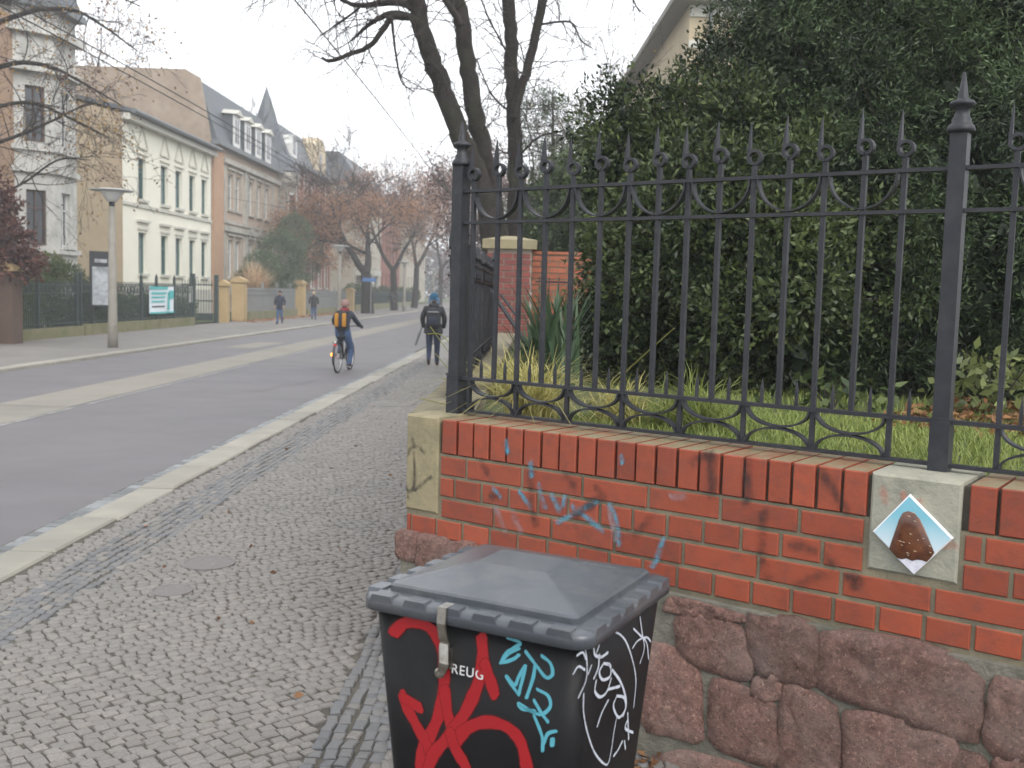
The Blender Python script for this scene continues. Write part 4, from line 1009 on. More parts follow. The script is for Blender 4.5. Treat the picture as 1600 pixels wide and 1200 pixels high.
# leafy young plant by the right-hand edge, and yuccas
def leafy(label, px, py, Y, n, h, mat, seed):
    p = onz(px, py, GZ); t = thing('leafy_plant', label, 'plant', tuple(p)); rgl = np.random.default_rng(seed)
    P = p + np.stack([rgl.normal(size=n) * .16, rgl.normal(size=n) * .12, rgl.uniform(.02, h, n)], 1)
    v, q = leafset(P, rgl.normal(size=(n, 3)) + np.array([0, -.4, .2]), .09 * rgl.uniform(.6, 1.2, n), .042)
    link(bpy.data.objects.new('foliage', fast_mesh('foliage', v - np.array(p), q, mat, rgl.random(n))), t)
    b = MB()
    for k in range(5): b.tube([p, p + V(rgl.normal() * .1, rgl.normal() * .08, h * .9)], [.006, .003], 5)
    b.build('stem', MAT['twig'], t)
leafy('leafy pale green plant in the bed right of the right fence post', 1545, 652, 0, 240, .38, MAT['shrub_pale'], 5)
leafy('small leafy plant in the bed left of the right fence post', 1300, 645, 0, 90, .2, MAT['box'], 6)
def rosette(name, label, p, n, h, w, mat, seed, lean=.7, droop=.3):
    t = thing(name, label, 'plant', tuple(p)); rgl = np.random.default_rng(seed)
    blades('leaves', t, np.asarray(p) + np.stack([rgl.normal(size=n) * .06, rgl.normal(size=n) * .06, np.zeros(n)], 1), h, w, mat, seed, lean, droop, 4)
    return t
rosette('yucca', 'spiky green yucca left of the light green shrub', onz(868, 600, GZ), 130, .62, .045, MAT['yucca'], 8, .45, .2)
rosette('yucca', 'smaller yucca between the brick pier and the taller yucca', onz(835, 590, GZ), 70, .42, .035, MAT['yucca'], 9, .6, .3)
rosette('ornamental_grass', 'clump of straw yellow grass beside the corner fence post', w2(.28, .62, GZ), 380, .40, .007, MAT['straw'], 10, 1.3, 1.0)
rosette('ornamental_grass', 'second straw yellow grass tuft right of the corner post clump', w2(.62, .85, GZ), 220, .30, .007, MAT['straw'], 12, 1.3, 1.0)
rosette('ornamental_grass', 'straw yellow grass along the inside of the street fence', V(-.12, 6.1, GZ), 300, .34, .008, MAT['straw'], 15, 1.3, 1.0)
rosette('ornamental_grass', 'green grass tuft in front of the yucca', w2(.95, .95, GZ), 280, .34, .007, MAT['grass'], 13, 1.2, .9)
p_ = w2(.20, .42, GZ + .25)
b = MB()
for a, c, d_ in (((672, 510), (690, 535), (718, 575)), ((668, 522), (690, 524), (722, 560)), ((680, 552), (700, 575), (720, 592)), ((690, 590), (705, 596), (724, 596)), ((655, 622), (680, 628), (702, 634))):
    P = [onpl(q[0], q[1], WP - WN * (FO + .10), WN) for q in (a, c, d_)]
    b.tube(cr(P, 4), [.0022] * 9, 4)
o = b.build('grass_stalk', MAT['straw']); tag(o, 'thin yellow grass stalks bending past the left of the corner post', 'grass')
b = MB(); b.tube([onz(920, 632, GZ), w2(.86, .9, GZ + .48)], [.006, .003], 5); tag(b.build('dry_stalk', MAT['straw']), 'single dry pale stalk leaning behind the fence bars', 'stalk')
# ------------------------------------------------------------------ trees: limbs, twigs, foliage
class Wood:
    def __init__(s, seed): s.thick = MB(); s.thick.smooth = True; s.thin = MB(); s.R = random.Random(seed); s.tips = []
def rdir(R): 
    return nrm(V(R.gauss(0, 1), R.gauss(0, 1), R.gauss(0, 1)))
def grow(w, p, d, L, r, lev, mx, kids=(4, 4, 3, 3), wob=.16, droop=0.0, up=.05, ratio=.62, ang=.9, thin=.018, rmin=.0):
    R = w.R; n = 5 if lev < 2 else 4; pts = [np.asarray(p, float)]; d = nrm(d); rs = [r]
    for i in range(n):
        d = nrm(d + rdir(R) * wob + V(0, 0, up - droop * (lev >= 2) * (i + 1) / n))
        pts.append(pts[-1] + d * L / n); rs.append(max(r * (1 - .62 * (i + 1) / n), rmin))
    (w.thick if r > thin else w.thin).tube(pts, rs, 7 if r > .06 else (5 if r > thin else 3), False)
    if lev >= mx: w.tips.append((pts[-1], d)); return
    k = kids[min(lev, len(kids) - 1)]
    for i in range(k):
        t = .35 + .62 * (i + R.random() * .8) / k; j = min(int(t * n), n - 1); q = pts[j] + (pts[j + 1] - pts[j]) * (t * n - j)
        nd = nrm(nrm(pts[j + 1] - pts[j]) + rdir(R) * ang); grow(w, q, nd, L * ratio * R.uniform(.75, 1.2), max(rs[j] * .58, rmin), lev + 1, mx, kids, wob, droop, up, ratio, ang, thin, rmin)
    grow(w, pts[-1], d, L * ratio, rs[-1], lev + 1, mx, kids, wob, droop, up, ratio, ang, thin, rmin)
def finish_tree(t, w, bark='bark'):
    if w.thick.v: w.thick.build('trunk', MAT[bark], t)
    if w.thin.v: tag(w.thin.build('twigs', MAT['twig'], t), kind='stuff')
def tip_leaves(t, w, n, L, W, mat, seed, spread=.5, name='leaves', pick=1.0, tone=(.5, .25), zmax=None):
    rgl = np.random.default_rng(seed); T = [q for q in w.tips if rgl.random() < pick and (zmax is None or q[0][2] < zmax)]
    if not T: return
    i = rgl.integers(0, len(T), n); P = np.array([T[k][0] for k in i]) + rgl.normal(size=(n, 3)) * spread
    v, q = leafset(P, rgl.normal(size=(n, 3)) + np.array([0, 0, -.5]), L * rgl.uniform(.6, 1.2, n), W)
    o = link(bpy.data.objects.new(name, fast_mesh(name, v - np.array(OFF[t.name]), q, mat, np.clip(rgl.normal(tone[0], tone[1], n), 0, 1))), t); tag(o, kind='stuff')
def limb(w, pl, Y, k=8, ext=None):
    """limb traced in the photo: (px, py, half width in px), at distance Y (or Y per point)"""
    ys = Y if isinstance(Y, (list, tuple)) else [Y] * len(pl)
    pts = [onY(x, y, yy) for (x, y, h), yy in zip(pl, ys)]; rs = [h * yy / F for (x, y, h), yy in zip(pl, ys)]
    P = cr(pts, 4); Rr = [a for a in np.interp(np.linspace(0, len(rs) - 1, len(P)), range(len(rs)), rs)]
    P = [p + rdir(w.R) * r * .18 for p, r in zip(P, Rr)]
    w.thick.tube(P, Rr, k, False); return P, Rr
def twigs_on(w, P, Rr, n, L, droop=.25, mx=2, t0=.2, r=.012, kids=(3, 3), ang=1.0, up=0.02, rmin=.003):
    for i in range(n):
        t = w.R.uniform(t0, 1) * (len(P) - 1.001); j = int(t); q = P[j] + (P[j + 1] - P[j]) * (t - j)
        d = nrm(nrm(P[j + 1] - P[j]) * .4 + rdir(w.R) * ang)
        grow(w, q, d, L * w.R.uniform(.5, 1.2), min(r, Rr[j] * .5), 1, mx, kids, .22, droop, up, .6, .9, .018, rmin)

# the four-stemmed bare tree behind the brick pier: two trees standing close together
YA = 17.2
base = onz(782, 585, .9) * 0 + V(-.62, YA, 0)
ta = thing('bare_tree', 'bare tree with two thick leaning trunks behind the corner fence post', 'tree', (base[0], YA, GZ - .1))
w = Wood(4)
A = limb(w, [(778, 560, 20), (770, 420, 18), (757, 300, 16), (729, 233, 15), (709, 190, 15), (692, 140, 14.5), (675, 95, 14), (660, 45, 13), (648, 0, 13), (620, -90, 11), (585, -220, 9)], YA)
Bm = limb(w, [(786, 560, 18), (780, 400, 16), (767, 287, 15), (752, 225, 14), (740, 170, 13.5), (732, 110, 13), (725, 55, 12.5), (714, 0, 12), (700, -100, 10), (690, -230, 8)], YA + .3)
limbs = [limb(w, q, YA - .1 * i, 6) for i, q in enumerate([
    [(655, 18, 7), (628, 4, 6), (597, 5, 5), (562, 9, 4), (535, 1, 3)], [(655, 38, 7), (640, 26, 5.5), (612, 22, 5), (590, 30, 4), (572, 42, 3), (548, 64, 1.6)],
    [(640, 27, 6), (612, 27, 5), (598, 48, 4.5), (574, 74, 4), (543, 86, 3.5), (516, 95, 3), (503, 90, 2)], [(612, 30, 2.4), (616, 66, 2), (622, 105, 1.8), (629, 130, 1.4), (647, 143, .9)],
    [(562, 12, 2), (530, 36, 1.6), (500, 56, .9)], [(722, 40, 6), (705, 14, 6), (690, -10, 5), (660, -80, 4)], [(574, 74, 1.2), (588, 105, .9), (600, 138, .5)], [(535, 1, 3), (500, -25, 2.5), (450, -40, 2), (400, -30, 1.2)], [(597, 5, 3), (560, -30, 2.4), (500, -70, 1.8), (420, -60, 1)]])]
for P, Rr in limbs: twigs_on(w, P, Rr, 9, .9, .55, 2, .25)
for P, Rr in limbs[-2:]: twigs_on(w, P, Rr, 34, 1.0, .9, 2, .1)
for P, Rr in (A, Bm): twigs_on(w, P, Rr, 30, .9, .3, 2, .30)
finish_tree(ta, w)
tb = thing('bare_tree', 'bare tree with a straight trunk and a slim side stem, right of the leaning trunks', 'tree', (-.3, 19, GZ - .1))
w = Wood(9)
C_ = limb(w, [(806, 540, 15), (806, 400, 13), (806, 287, 12), (804, 233, 11.5), (802, 174, 11), (800, 116, 10.5), (798, 58, 10), (795, 0, 10), (792, -110, 8), (780, -240, 6)], 19)
D_ = limb(w, [(803, 182, 7), (812, 145, 7), (822, 116, 7), (837, 58, 7), (847, 0, 7), (858, -80, 5.5), (880, -200, 4)], 18.8)
L2 = [limb(w, q, 18.8, 6) for q in ([(846, 38, 2), (872, 34, 1.8), (895, 37, 1.6), (907, 62, 1.3), (926, 76, .8)], [(802, 100, 2), (780, 60, 1.6), (760, 20, 1.4), (740, -40, 1)], [(858, -80, 4), (920, -60, 3), (975, -20, 2), (1000, 20, 1)], [(806, 250, 2.2), (840, 215, 1.8), (880, 205, 1.2)], [(804, 180, 2), (770, 150, 1.5), (745, 95, 1)])]
for P, Rr in L2: twigs_on(w, P, Rr, 16, .9, .7, 2, .2)
for P, Rr in (C_, D_): twigs_on(w, P, Rr, 40, 1.1, .35, 2, .25)
finish_tree(tb, w)

# other trees
def plain_tree(name, label, base, h, r, seed, mx=4, kids=(4, 4, 3, 3), leaf=None, spread=1.0, up=.06, droop=.05, rmin=.008, trunk=.28, fork=2, ang=.9, group=None, ratio=.64):
    t = thing(name, label, 'tree', base, group=group); w = Wood(seed); b = V(*base)
    top = b + V(w.R.uniform(-.2, .2), w.R.uniform(-.2, .2), h * trunk); w.thick.tube([b, b + (top - b) * .5 + V(w.R.uniform(-.08, .08), 0, 0), top], [r * 1.2, r, r * .9], 8, False)
    for i in range(fork):
        a = 2 * math.pi * (i + w.R.random() * .5) / fork
        grow(w, top, V(math.cos(a) * spread * .7, math.sin(a) * spread * .7, 1.0), h * .36, r * .72, 0, mx, kids, .16, droop, up, ratio, ang, .02, rmin)
    finish_tree(t, w)
    for k, (n, L, W, m, pick, zmax) in enumerate(leaf or []): tip_leaves(t, w, n, L, W, MAT[m], seed + k, .35, 'leaves', pick, zmax=zmax)
    return t, w
t, w = plain_tree('street_tree', 'forked street tree with rust coloured lower leaves across the road', (-12.5, 76, 0), 12.2, .42, 14, mx=5, kids=(3, 3, 3, 3), spread=1.1, leaf=[(17000, .17, .10, 'autumn', .95, 8.6), (5000, .14, .07, 'copper', .8, None)], rmin=.018, ang=.95, trunk=.24, ratio=.66)
for i, (x, y, h, s, lb, lf) in enumerate(((-12.6, 91, 12.5, 21, 'pale brown street tree between the forked tree and the third lamp post', 'autumn'), (-12.6, 106, 15, 23, 'second bare street tree beyond the rust coloured one', 'autumn'), (-12.4, 132, 17, 27, 'third street tree fading into the haze across the road', 'copper'), (-12.8, 165, 19, 31, 'farthest street tree on the far side, almost lost in haze', 'autumn'),
        (-1.5, 58, 10, 35, 'brownish bare tree on the near pavement, above the far walker', 'copper'), (-1.2, 84, 11, 38, 'bare tree farther down the near pavement', 'autumn'), (-1.6, 120, 12, 44, 'hazy tree at the end of the near pavement', 'copper'))):
    plain_tree('street_tree', lb, (x, y, 0), h, .3, s, mx=4, kids=(4, 4, 3), leaf=[(7000, .19, .10, lf, .9, None)], rmin=.016, spread=1.05)
plain_tree('garden_tree', 'thin twiggy tree behind the brick pier', (.9, 29, GZ - .1), 7.5, .13, 51, mx=4, kids=(4, 4, 3), rmin=.005, leaf=[(700, .07, .04, 'yellowing', .5, None)])
plain_tree('garden_tree', 'brown twiggy garden tree left of the beige villa', (2.0, 42, GZ - .1), 9, .16, 52, mx=4, kids=(4, 4, 3), rmin=.007, leaf=[(2500, .09, .05, 'autumn', .7, None)])
plain_tree('garden_tree', 'tall tree with pale brown leaves rising behind the cream house', (-33, 66, 0), 19.5, .4, 61, mx=4, kids=(5, 4, 3), rmin=.015, leaf=[(8000, .15, .09, 'autumn', .9, None)], spread=1.1)
plain_tree('garden_tree', 'small bare tree top beyond the brick gable', (-27, 78, 0), 17.5, .3, 63, mx=4, rmin=.012)
# spruce behind the straight trunk
ts = thing('spruce_tree', 'green spruce with drooping boughs right of the bare trunks', 'tree', (.55, 30, GZ - .1))
bl = [pb(848 + dx, y, 30, rx, .5, .22) for y, dx, rx in ((150, 10, .25), (172, -16, .5), (178, 28, .55), (215, -10, .6), (225, 40, .6), (262, 0, .9), (300, 30, .9), (330, -20, 1.0), (365, 10, 1.1))]
crown('crown', ts, bl, 1500, 8, .12, .025, MAT['conifer'], seed=71, amp=.3, shell=.25, bias=(0, 0, -.2), slen=.3, mid=.35)
b = MB(); b.tube([(.55, 30, GZ - .1), (.3, 30, 7.6)], [.16, .02], 7); b.build('trunk', MAT['bark'], ts)
shrub('evergreen_shrub', 'dark evergreen mass behind the low brick wall and the pier', 'shrub', (1.4, 20, GZ - .1), [pb(880, 350, 20, .9, .7, .9), pb(940, 320, 20.5, 1.0, .8, 1.3), pb(850, 395, 20, .5, .5, .5), pb(1000, 360, 19, 1.0, .8, 1.3)], 3200, 8, .10, .04, MAT['yew'], 73, slen=.3, mid=.6)

# branches with a few yellow leaves reaching in at the top left
to = thing('garden_tree', 'bare tree with a few yellow leaves reaching over the grey house front', 'tree', (-18.6, 30.5, 0)); w = Wood(81)
w.thick.tube([V(-18.6, 30.5, 0), V(-18.5, 30.6, 4), V(-18.3, 31, 8), V(-18, 31.4, 12)], [.3, .26, .2, .12], 8, False)
LL = [limb(w, q, 32, 5) for q in ([(-60, 130, 5), (20, 100, 4), (80, 105, 3), (130, 130, 2), (190, 165, 1)], [(-60, 60, 5), (40, 20, 4), (110, 15, 3), (160, 40, 2), (215, 80, 1)], [(-60, 240, 4), (20, 215, 3), (80, 190, 2), (120, 170, 1.5), (150, 160, 1)], [(-60, 330, 3), (30, 290, 2), (90, 250, 1.5), (140, 250, .8)], [(-50, 180, 4), (40, 160, 3), (100, 180, 2), (170, 215, 1)], [(-40, 10, 4), (60, -10, 3), (140, -20, 2), (220, 10, 1)])]
for P, Rr in LL: twigs_on(w, P, Rr, 17, 1.5, .2, 3, .1, .02, (3, 3, 2), 1.0, .02, .006)
finish_tree(to, w); tip_leaves(to, w, 900, .12, .07, MAT['yellowing'], 82, .15, pick=.25); tip_leaves(to, w, 500, .12, .07, MAT['copper'], 83, .2, pick=.4)
tcb = thing('copper_beech', 'dark purple leaved tree at the left edge behind the iron fence', 'tree', (-16.6, 29, 0))
crown('crown', tcb, [pb(-25, 330, 29, .8, .8, 1.1), pb(10, 385, 28.5, .7, .7, .45), pb(30, 415, 28, .45, .6, .3)], 1100, 8, .13, .075, MAT['copper'], seed=84, slen=.4, amp=.3, shell=.4, gap=.3)
b = MB(); b.tube([(-16.6, 29, 0), (-16.7, 29, 4.4)], [.18, .08], 7); b.build('trunk', MAT['bark'], tcb)

# ------------------------------------------------------------------ brick pier, low wall, small gate in the garden
PY = 15.0
MAT['pier_mortar'] = M('pale_mortar', (.42, .36, .30), (.34, .29, .24), scale=5, rough=.9)
pier = thing('brick_pier', 'red brick pier with a sandstone cap behind the corner fence post', 'pier', (-.405, PY + .3, 0))
MB().box((-.725, PY + .012, 0), (-.085, PY + .62, 2.40)).build('core', MAT['pier_mortar'], pier)
bmesh_ = {}
def small_bricks(parent, x0, x1, y, z0, z1, pitch, L, mat, joint=.019, dep=.05):
    r = 0; z = z0
    while z + pitch <= z1 + .001:
        x = x0 - (L / 2 if r % 2 else 0)
        while x < x1 - .02:
            a, e = max(x, x0), min(x + L, x1)
            if e - a > .03:
                key = (round(e - a, 3), mat.name)
                if key not in bmesh_:
                    o = MB().box((0, 0, 0), (e - a - joint, dep, pitch - joint)).build('brick', mat, parent, at=(0, 0, 0)); bmesh_[key] = o.data
                else: o = link(bpy.data.objects.new('brick', bmesh_[key]), parent)
                o.location = Vector((a, y + rnd.uniform(-.003, .003), z)) - OFF[parent.name]
            x += L
        z += pitch; r += 1
small_bricks(pier, -.735, -.075, PY - .01, .95, 2.40, .0875, .26, MAT['pier_brick'])
b = MB(); x0, x1, y0, y1 = -.80, -.01, PY - .08, PY + .70
b.add([(x0, y0, 2.40), (x1, y0, 2.40), (x1, y1, 2.40), (x0, y1, 2.40), (x0, y0, 2.53), (x1, y0, 2.53), (x1, y1, 2.53), (x0, y1, 2.53), ((x0 + x1) / 2 - .08, (y0 + y1) / 2, 2.60), ((x0 + x1) / 2 + .08, (y0 + y1) / 2, 2.60)],
      [(3, 2, 1, 0), (0, 1, 5, 4), (1, 2, 6, 5), (2, 3, 7, 6), (3, 0, 4, 7), (4, 5, 9, 8), (5, 6, 9), (6, 7, 8, 9), (7, 4, 8)])
b.build('cap', MAT['sandstone'], pier)
bw_ = thing('garden_wall', 'orange brick garden wall running right from the capped pier', 'wall', (2.5, PY + .4, .5))
MB().box((-.07, PY + .262, .6), (6.0, PY + .5, 2.36)).build('core', MAT['mortar'], bw_)
MAT['orange_brick'] = brick_mat('orange_brick', (.38, .11, .05), (.32, .085, .04), False)
small_bricks(bw_, -.07, 1.6, PY + .25, 1.20, 2.34, .0875, .26, MAT['orange_brick'])
MB().box((-.075, PY + .235, 2.345), (6.0, PY + .52, 2.385)).build('coping', MAT['orange_brick'], bw_)
MB().box((1.61, PY + .25, 1.0), (6.0, PY + .261, 2.34)).build('far_brickwork', MAT['orange_brick'], bw_)
gt = thing('iron_gate', 'small dark iron gate right of the brick pier', 'gate', (.3, PY - .2, GZ - .1))
for z in (1.3, 1.92): MB().box((-.02, PY - .22, z), (.62, PY - .19, z + .025)).build('rail', MAT['iron'], gt)
for k in range(5): MB().box((.03 + k * .14, PY - .216, 1.05), (.046 + k * .14, PY - .196, 2.0)).build('bar', MAT['iron'], gt)

# ------------------------------------------------------------------ buildings
def facade(O, U, N, W, Ht, ops, dep=.2):
    """wall skin with real openings: O lower corner, U along, N outward"""
    O, U, N = (np.asarray(q, float) for q in (O, U, N)); b = MB()
    us = sorted({0, W, *[q for o in ops for q in (o[0], o[1])]}); zs = sorted({0, Ht, *[q for o in ops for q in (o[2], o[3])]})
    P = lambda u, z, d=0: O + U * u + V(0, 0, z) - N * d
    for i in range(len(us) - 1):
        for j in range(len(zs) - 1):
            cu, cz = (us[i] + us[i + 1]) / 2, (zs[j] + zs[j + 1]) / 2
            if any(o[0] < cu < o[1] and o[2] < cz < o[3] for o in ops): continue
            b.add([P(us[i], zs[j]), P(us[i + 1], zs[j]), P(us[i + 1], zs[j + 1]), P(us[i], zs[j + 1])], [(0, 1, 2, 3)])
    for u0, u1, z0, z1 in ops:
        c = [(u0, z0), (u1, z0), (u1, z1), (u0, z1)]
        for k in range(4):
            a, e = c[k], c[(k + 1) % 4]; b.add([P(*a), P(*e), P(*e, dep), P(*a, dep)], [(0, 1, 2, 3)])
    return b
def window(parent, O, U, N, op, fm, pm, dep=.17, cross=True, sill=None, hood=None, fw=.07):
    O, U, N = (np.asarray(q, float) for q in (O, U, N)); u0, u1, z0, z1 = op
    def bx(b, a0, a1, c0, c1, d0, d1): b.obox(O + U * a0 + V(0, 0, c0) - N * d1, U * (a1 - a0), N * (d1 - d0), V(0, 0, c1 - c0)); return b
    b = MB()
    for q in ((u0, u0 + fw, z0, z1), (u1 - fw, u1, z0, z1), (u0 + fw, u1 - fw, z0, z0 + fw), (u0 + fw, u1 - fw, z1 - fw, z1)): bx(b, *q, dep - .05, dep + .02)
    if cross:
        m = (u0 + u1) / 2; zt = z0 + (z1 - z0) * .68
        bx(b, m - fw * .4, m + fw * .4, z0 + fw, z1 - fw, dep - .045, dep + .015); bx(b, u0 + fw, u1 - fw, zt - fw * .4, zt + fw * .4, dep - .042, dep + .012)
    o = b.build('window', fm, parent)
    MB().obox(O + U * u0 + V(0, 0, z0) - N * (dep + .03), U * (u1 - u0), N * .01, V(0, 0, z1 - z0)).build('pane', pm, o)
    if sill: bx(MB(), u0 - .12, u1 + .12, z0 - .14, z0 - .003, -.14, .05).build('sill', sill, o)
    if hood:
        b = MB(); bx(b, u0 - .16, u1 + .16, z1 + .25, z1 + .36, -.16, .0); bx(b, u0 - .12, u0 - .004, z0, z1 + .248, -.05, .0); bx(b, u1 + .004, u1 + .12, z0, z1 + .248, -.05, .0); b.build('surround', hood, o)
    return o
Yd, Xd, mYd = V(0, 1, 0), V(1, 0, 0), V(0, -1, 0)
cream = M('cream_render', (.70, .68, .58), (.65, .63, .54), scale=.7, rough=.9, bmp=.1, bscale=30)
beige = M('beige_render', (.36, .29, .195), (.31, .25, .17), scale=.6, rough=.9, bmp=.15, bscale=20, grime=(.30, .21, .15), gscale=.4)
gable_b = M('gable_brick', (.285, .222, .165), (.21, .16, .12), scale=2.2, rough=.9, bmp=.4, bscale=14, grime=(.33, .27, .21), gscale=.7)
cream_trim = M('cream_trim', (.52, .50, .42), (.48, .46, .39), scale=2, rough=.85)
trim = M('pale_trim', (.50, .485, .43), (.42, .41, .37), scale=2, rough=.85)
# cream house
XH, Y0, Y1 = -20.0, 49.33, 62.75
ho = thing('cream_house', 'cream two storey house with tall narrow windows and triangular window gables', 'house', (XH, (Y0 + Y1) / 2, 0))
zs = [onX(214, 310, XH)[2], onX(214, 245, XH)[2], onX(214, 427, XH)[2], onX(214, 362, XH)[2]]
cols = [1.95, 5.05, 7.25, 9.5, 11.65]; ops = []
for c in cols: ops += [(c, c + 1.05, zs[0], zs[1]), (c, c + 1.05, zs[2], zs[3])]
O = V(XH, Y0, 0); EV = 9.85
facade(O, Yd, Xd, Y1 - Y0, EV, ops, .24).build('front_wall', cream, ho)
for k, op in enumerate(ops):
    wdw = window(ho, O, Yd, Xd, op, MAT['green_frame'], MAT['curtain' if k % 3 else 'glass'], .22, True, trim, None, .09)
    u0, u1, z0, z1 = op
    if k % 2 == 0:   # triangular gable over the upper windows
        b = MB(); m = (u0 + u1) / 2; P = lambda u, z: V(XH, Y0 + u, z)
        for a, e in (((u0 - .15, z1 + .5), (m, z1 + 1.6)), ((m, z1 + 1.6), (u1 + .15, z1 + .5)), ((u1 + .15, z1 + .5), (u0 - .15, z1 + .5))): b.strip([P(*a) + Xd * .05, P(*e) + Xd * .03], .06, .09, Xd)
        b.strip([P(u0 - .2, z1 + .2) + Xd * .05, P(u1 + .2, z1 + .2) + Xd * .05], .06, .07, Xd); b.build('gable_moulding', cream_trim, wdw)
    else:
        b = MB(); b.obox(V(XH, Y0 + u0 - .25, z1 + .5), Yd * (u1 - u0 + .5), Xd * .16, V(0, 0, .12)); b.obox(V(XH, Y0 + u0 - .15, z1 + .12), Yd * (u1 - u0 + .3), Xd * .06, V(0, 0, .1)); b.build('hood', trim, wdw)
MB().obox(V(XH, Y0, zs[0] - .42), Yd * (Y1 - Y0), Xd * .09, V(0, 0, .16)).build('string_course', trim, ho)
MB().obox(V(XH, Y0, 0), Yd * (Y1 - Y0), Xd * .10, V(0, 0, 1.5)).build('plinth', trim, ho)
MB().prism([(XH - .012, Y0 - .004, 0), (XH - .012, Y0 - .004, EV), (XH - 13, Y0, EV + 3.0), (XH - 13, Y0, 0)], (0, .3, 0)).build('side_wall', beige, ho)
MB().prism([(XH + .55, Y0 - .12, EV + .02), (XH + .55, Y0 - .12, EV + .2), (XH - 13, Y0 - .12, EV + 3.25), (XH - 13, Y0 - .12, EV + 3.05)], (0, Y1 - Y0 + .1, 0)).build('roof', MAT['slate'], ho)
b = MB(); b.obox(V(XH, Y0 - .1, EV - .30), Yd * (Y1 - Y0 + .1), Xd * .42, V(0, 0, .3)); b.build('cornice', trim, ho)
b = MB(); b.tube([(XH + .62, Y0 - .15, EV + .1), (XH + .62, Y1, EV + .1)], .13, 8); b.build('gutter', MAT['zinc'], ho)

# mansard house with the brick gable, corner bay and spire
stone = M('grey_stone', (.38, .36, .315), (.31, .295, .26), scale=1.2, rough=.9, bmp=.3, bscale=10, grime=(.17, .165, .15), gscale=.6)
peach = M('peach_brick', (.40, .31, .235), (.34, .27, .21), scale=2, rough=.9)
obrick = M('orange_pilaster', (.40, .25, .155), (.34, .21, .135), scale=1.5, rough=.9)
mh = thing('mansard_house', 'grey stone house with slate mansard roof, white dormers and a pointed spire', 'house', (-20, 71, 0))
YM0, YM1, EM = 62.85, 79.0, 10.35
MB().prism([(-20.012, YM0, 0), (-20.012, YM0, 10.2), (-20.75, YM0, 14.3), (-21.6, YM0, 14.75), (-38, YM0, 14.9), (-38, YM0, 0)], (0, .35, 0)).build('gable_wall', gable_b, mh)
cl = [(3.3, 4.5), (5.0, 6.2), (8.0, 9.2), (10.1, 11.3), (12.2, 13.4)]; ops = []
for a, e in cl: ops += [(a, e, 6.7, 8.95), (a, e, 2.3, 4.75)]
O = V(-20, YM0 + .002, 0)
facade(O, Yd, Xd, YM1 - YM0, EM, ops, .22).build('front_wall', peach, mh)
for k, op in enumerate(ops): window(mh, O, Yd, Xd, op, MAT['white_frame'], MAT['curtain' if k % 2 else 'glass'], .2, True, stone, stone)
MB().obox(V(-20, YM0 + .1, 0), Yd * 2.0, Xd * .12, V(0, 0, EM)).build('corner_strip', obrick, mh)
b = MB()
for z, h, d in ((5.25, .35, .22), (1.2, .5, .2), (9.5, .3, .25), (5.75, .2, .12)): b.obox(V(-20, YM0 + 2.12, z), Yd * (YM1 - YM0 - 2.12), Xd * d, V(0, 0, h))
for y in (2.3, 6.9, 7.3, 14.2): b.obox(V(-20, YM0 + y, 5.96), Yd * .35, Xd * .10, V(0, 0, 3.53)); b.obox(V(-20, YM0 + y, 1.71), Yd * .35, Xd * .10, V(0, 0, 3.53))
b.build('stone_bands', stone, mh)
for a, e in cl[2:]:
    b = MB(); m = YM0 + (a + e) / 2; b.strip([V(-19.95, m + .7 * math.cos(t), 5.0 + .62 * math.sin(t)) for t in np.linspace(0, math.pi, 9)], .3, .2, Xd); b.build('arch_hood', stone, mh)
MB().obox(V(-20, YM0, EM), Yd * (YM1 - YM0), Xd * .5, V(0, 0, .28)).build('cornice', MAT['zinc'], mh)
rf = MB().prism([(-19.75, YM0 + .36, EM + .29), (-20.9, YM0 + .36, 14.2), (-21.8, YM0 + .36, 14.75), (-32, YM0 + .36, 14.9), (-32, YM0 + .36, EM + .29)], (0, YM1 - YM0 - .6, 0)).build('mansard_roof', MAT['slate'], mh)
for yc in (67.0, 69.6, 72.2, 74.8):
    d = MB(); d.box((-21.2, yc - .62, EM + .35), (-19.72, yc + .62, EM + 2.35)); dm = d.build('dormer', MAT['slate'], mh)
    O2 = V(-19.71, yc - .62, 0); b = MB(); b.obox(V(-19.72, yc - .7, EM + .33), Yd * 1.4, Xd * .06, V(0, 0, 2.05)); b.build('dormer_front', MAT['white_frame'], dm)
    b = MB(); b.obox(V(-19.655, yc - .42, EM + .6), Yd * .36, Xd * .012, V(0, 0, 1.5)); b.obox(V(-19.655, yc + .06, EM + .6), Yd * .36, Xd * .012, V(0, 0, 1.5)); b.build('dormer_pane', MAT['glass'], dm)
    MB().prism([(-19.45, yc - .85, EM + 2.36), (-19.45, yc + .85, EM + 2.36), (-19.45, yc, EM + 2.72)], (-1.6, 0, .1)).build('dormer_roof', trim, dm)
tc_ = V(-20.35, 80.4, 0)
b = MB(); b.smooth = True; b.lathe([(1.55, 0), (1.55, 1.4), (1.42, 1.41), (1.42, 5.2), (1.56, 5.25), (1.56, 5.6), (1.42, 5.62), (1.42, 9.7), (1.6, 9.75), (1.6, 10.0), (1.75, 10.2), (1.75, 10.6), (1.5, 10.65)], tc_, 20); b.build('round_bay', stone, mh)
for z0, z1 in ((6.6, 9.0), (2.2, 4.6)):
    for a in (-28, 30):
        q = rad(a); n = V(math.cos(q), math.sin(q), 0); u = V(-n[1], n[0], 0); O2 = tc_ + n * 1.46 - u * .45
        fr = MB().obox(O2 + V(0, 0, z0), u * .9, -n * .12, V(0, 0, z1 - z0)).build('window', MAT['white_frame'], mh)
        MB().obox(O2 + u * .1 + V(0, 0, z0 + .1), u * .7, n * .012, V(0, 0, z1 - z0 - .2)).build('pane', MAT['glass'], fr)
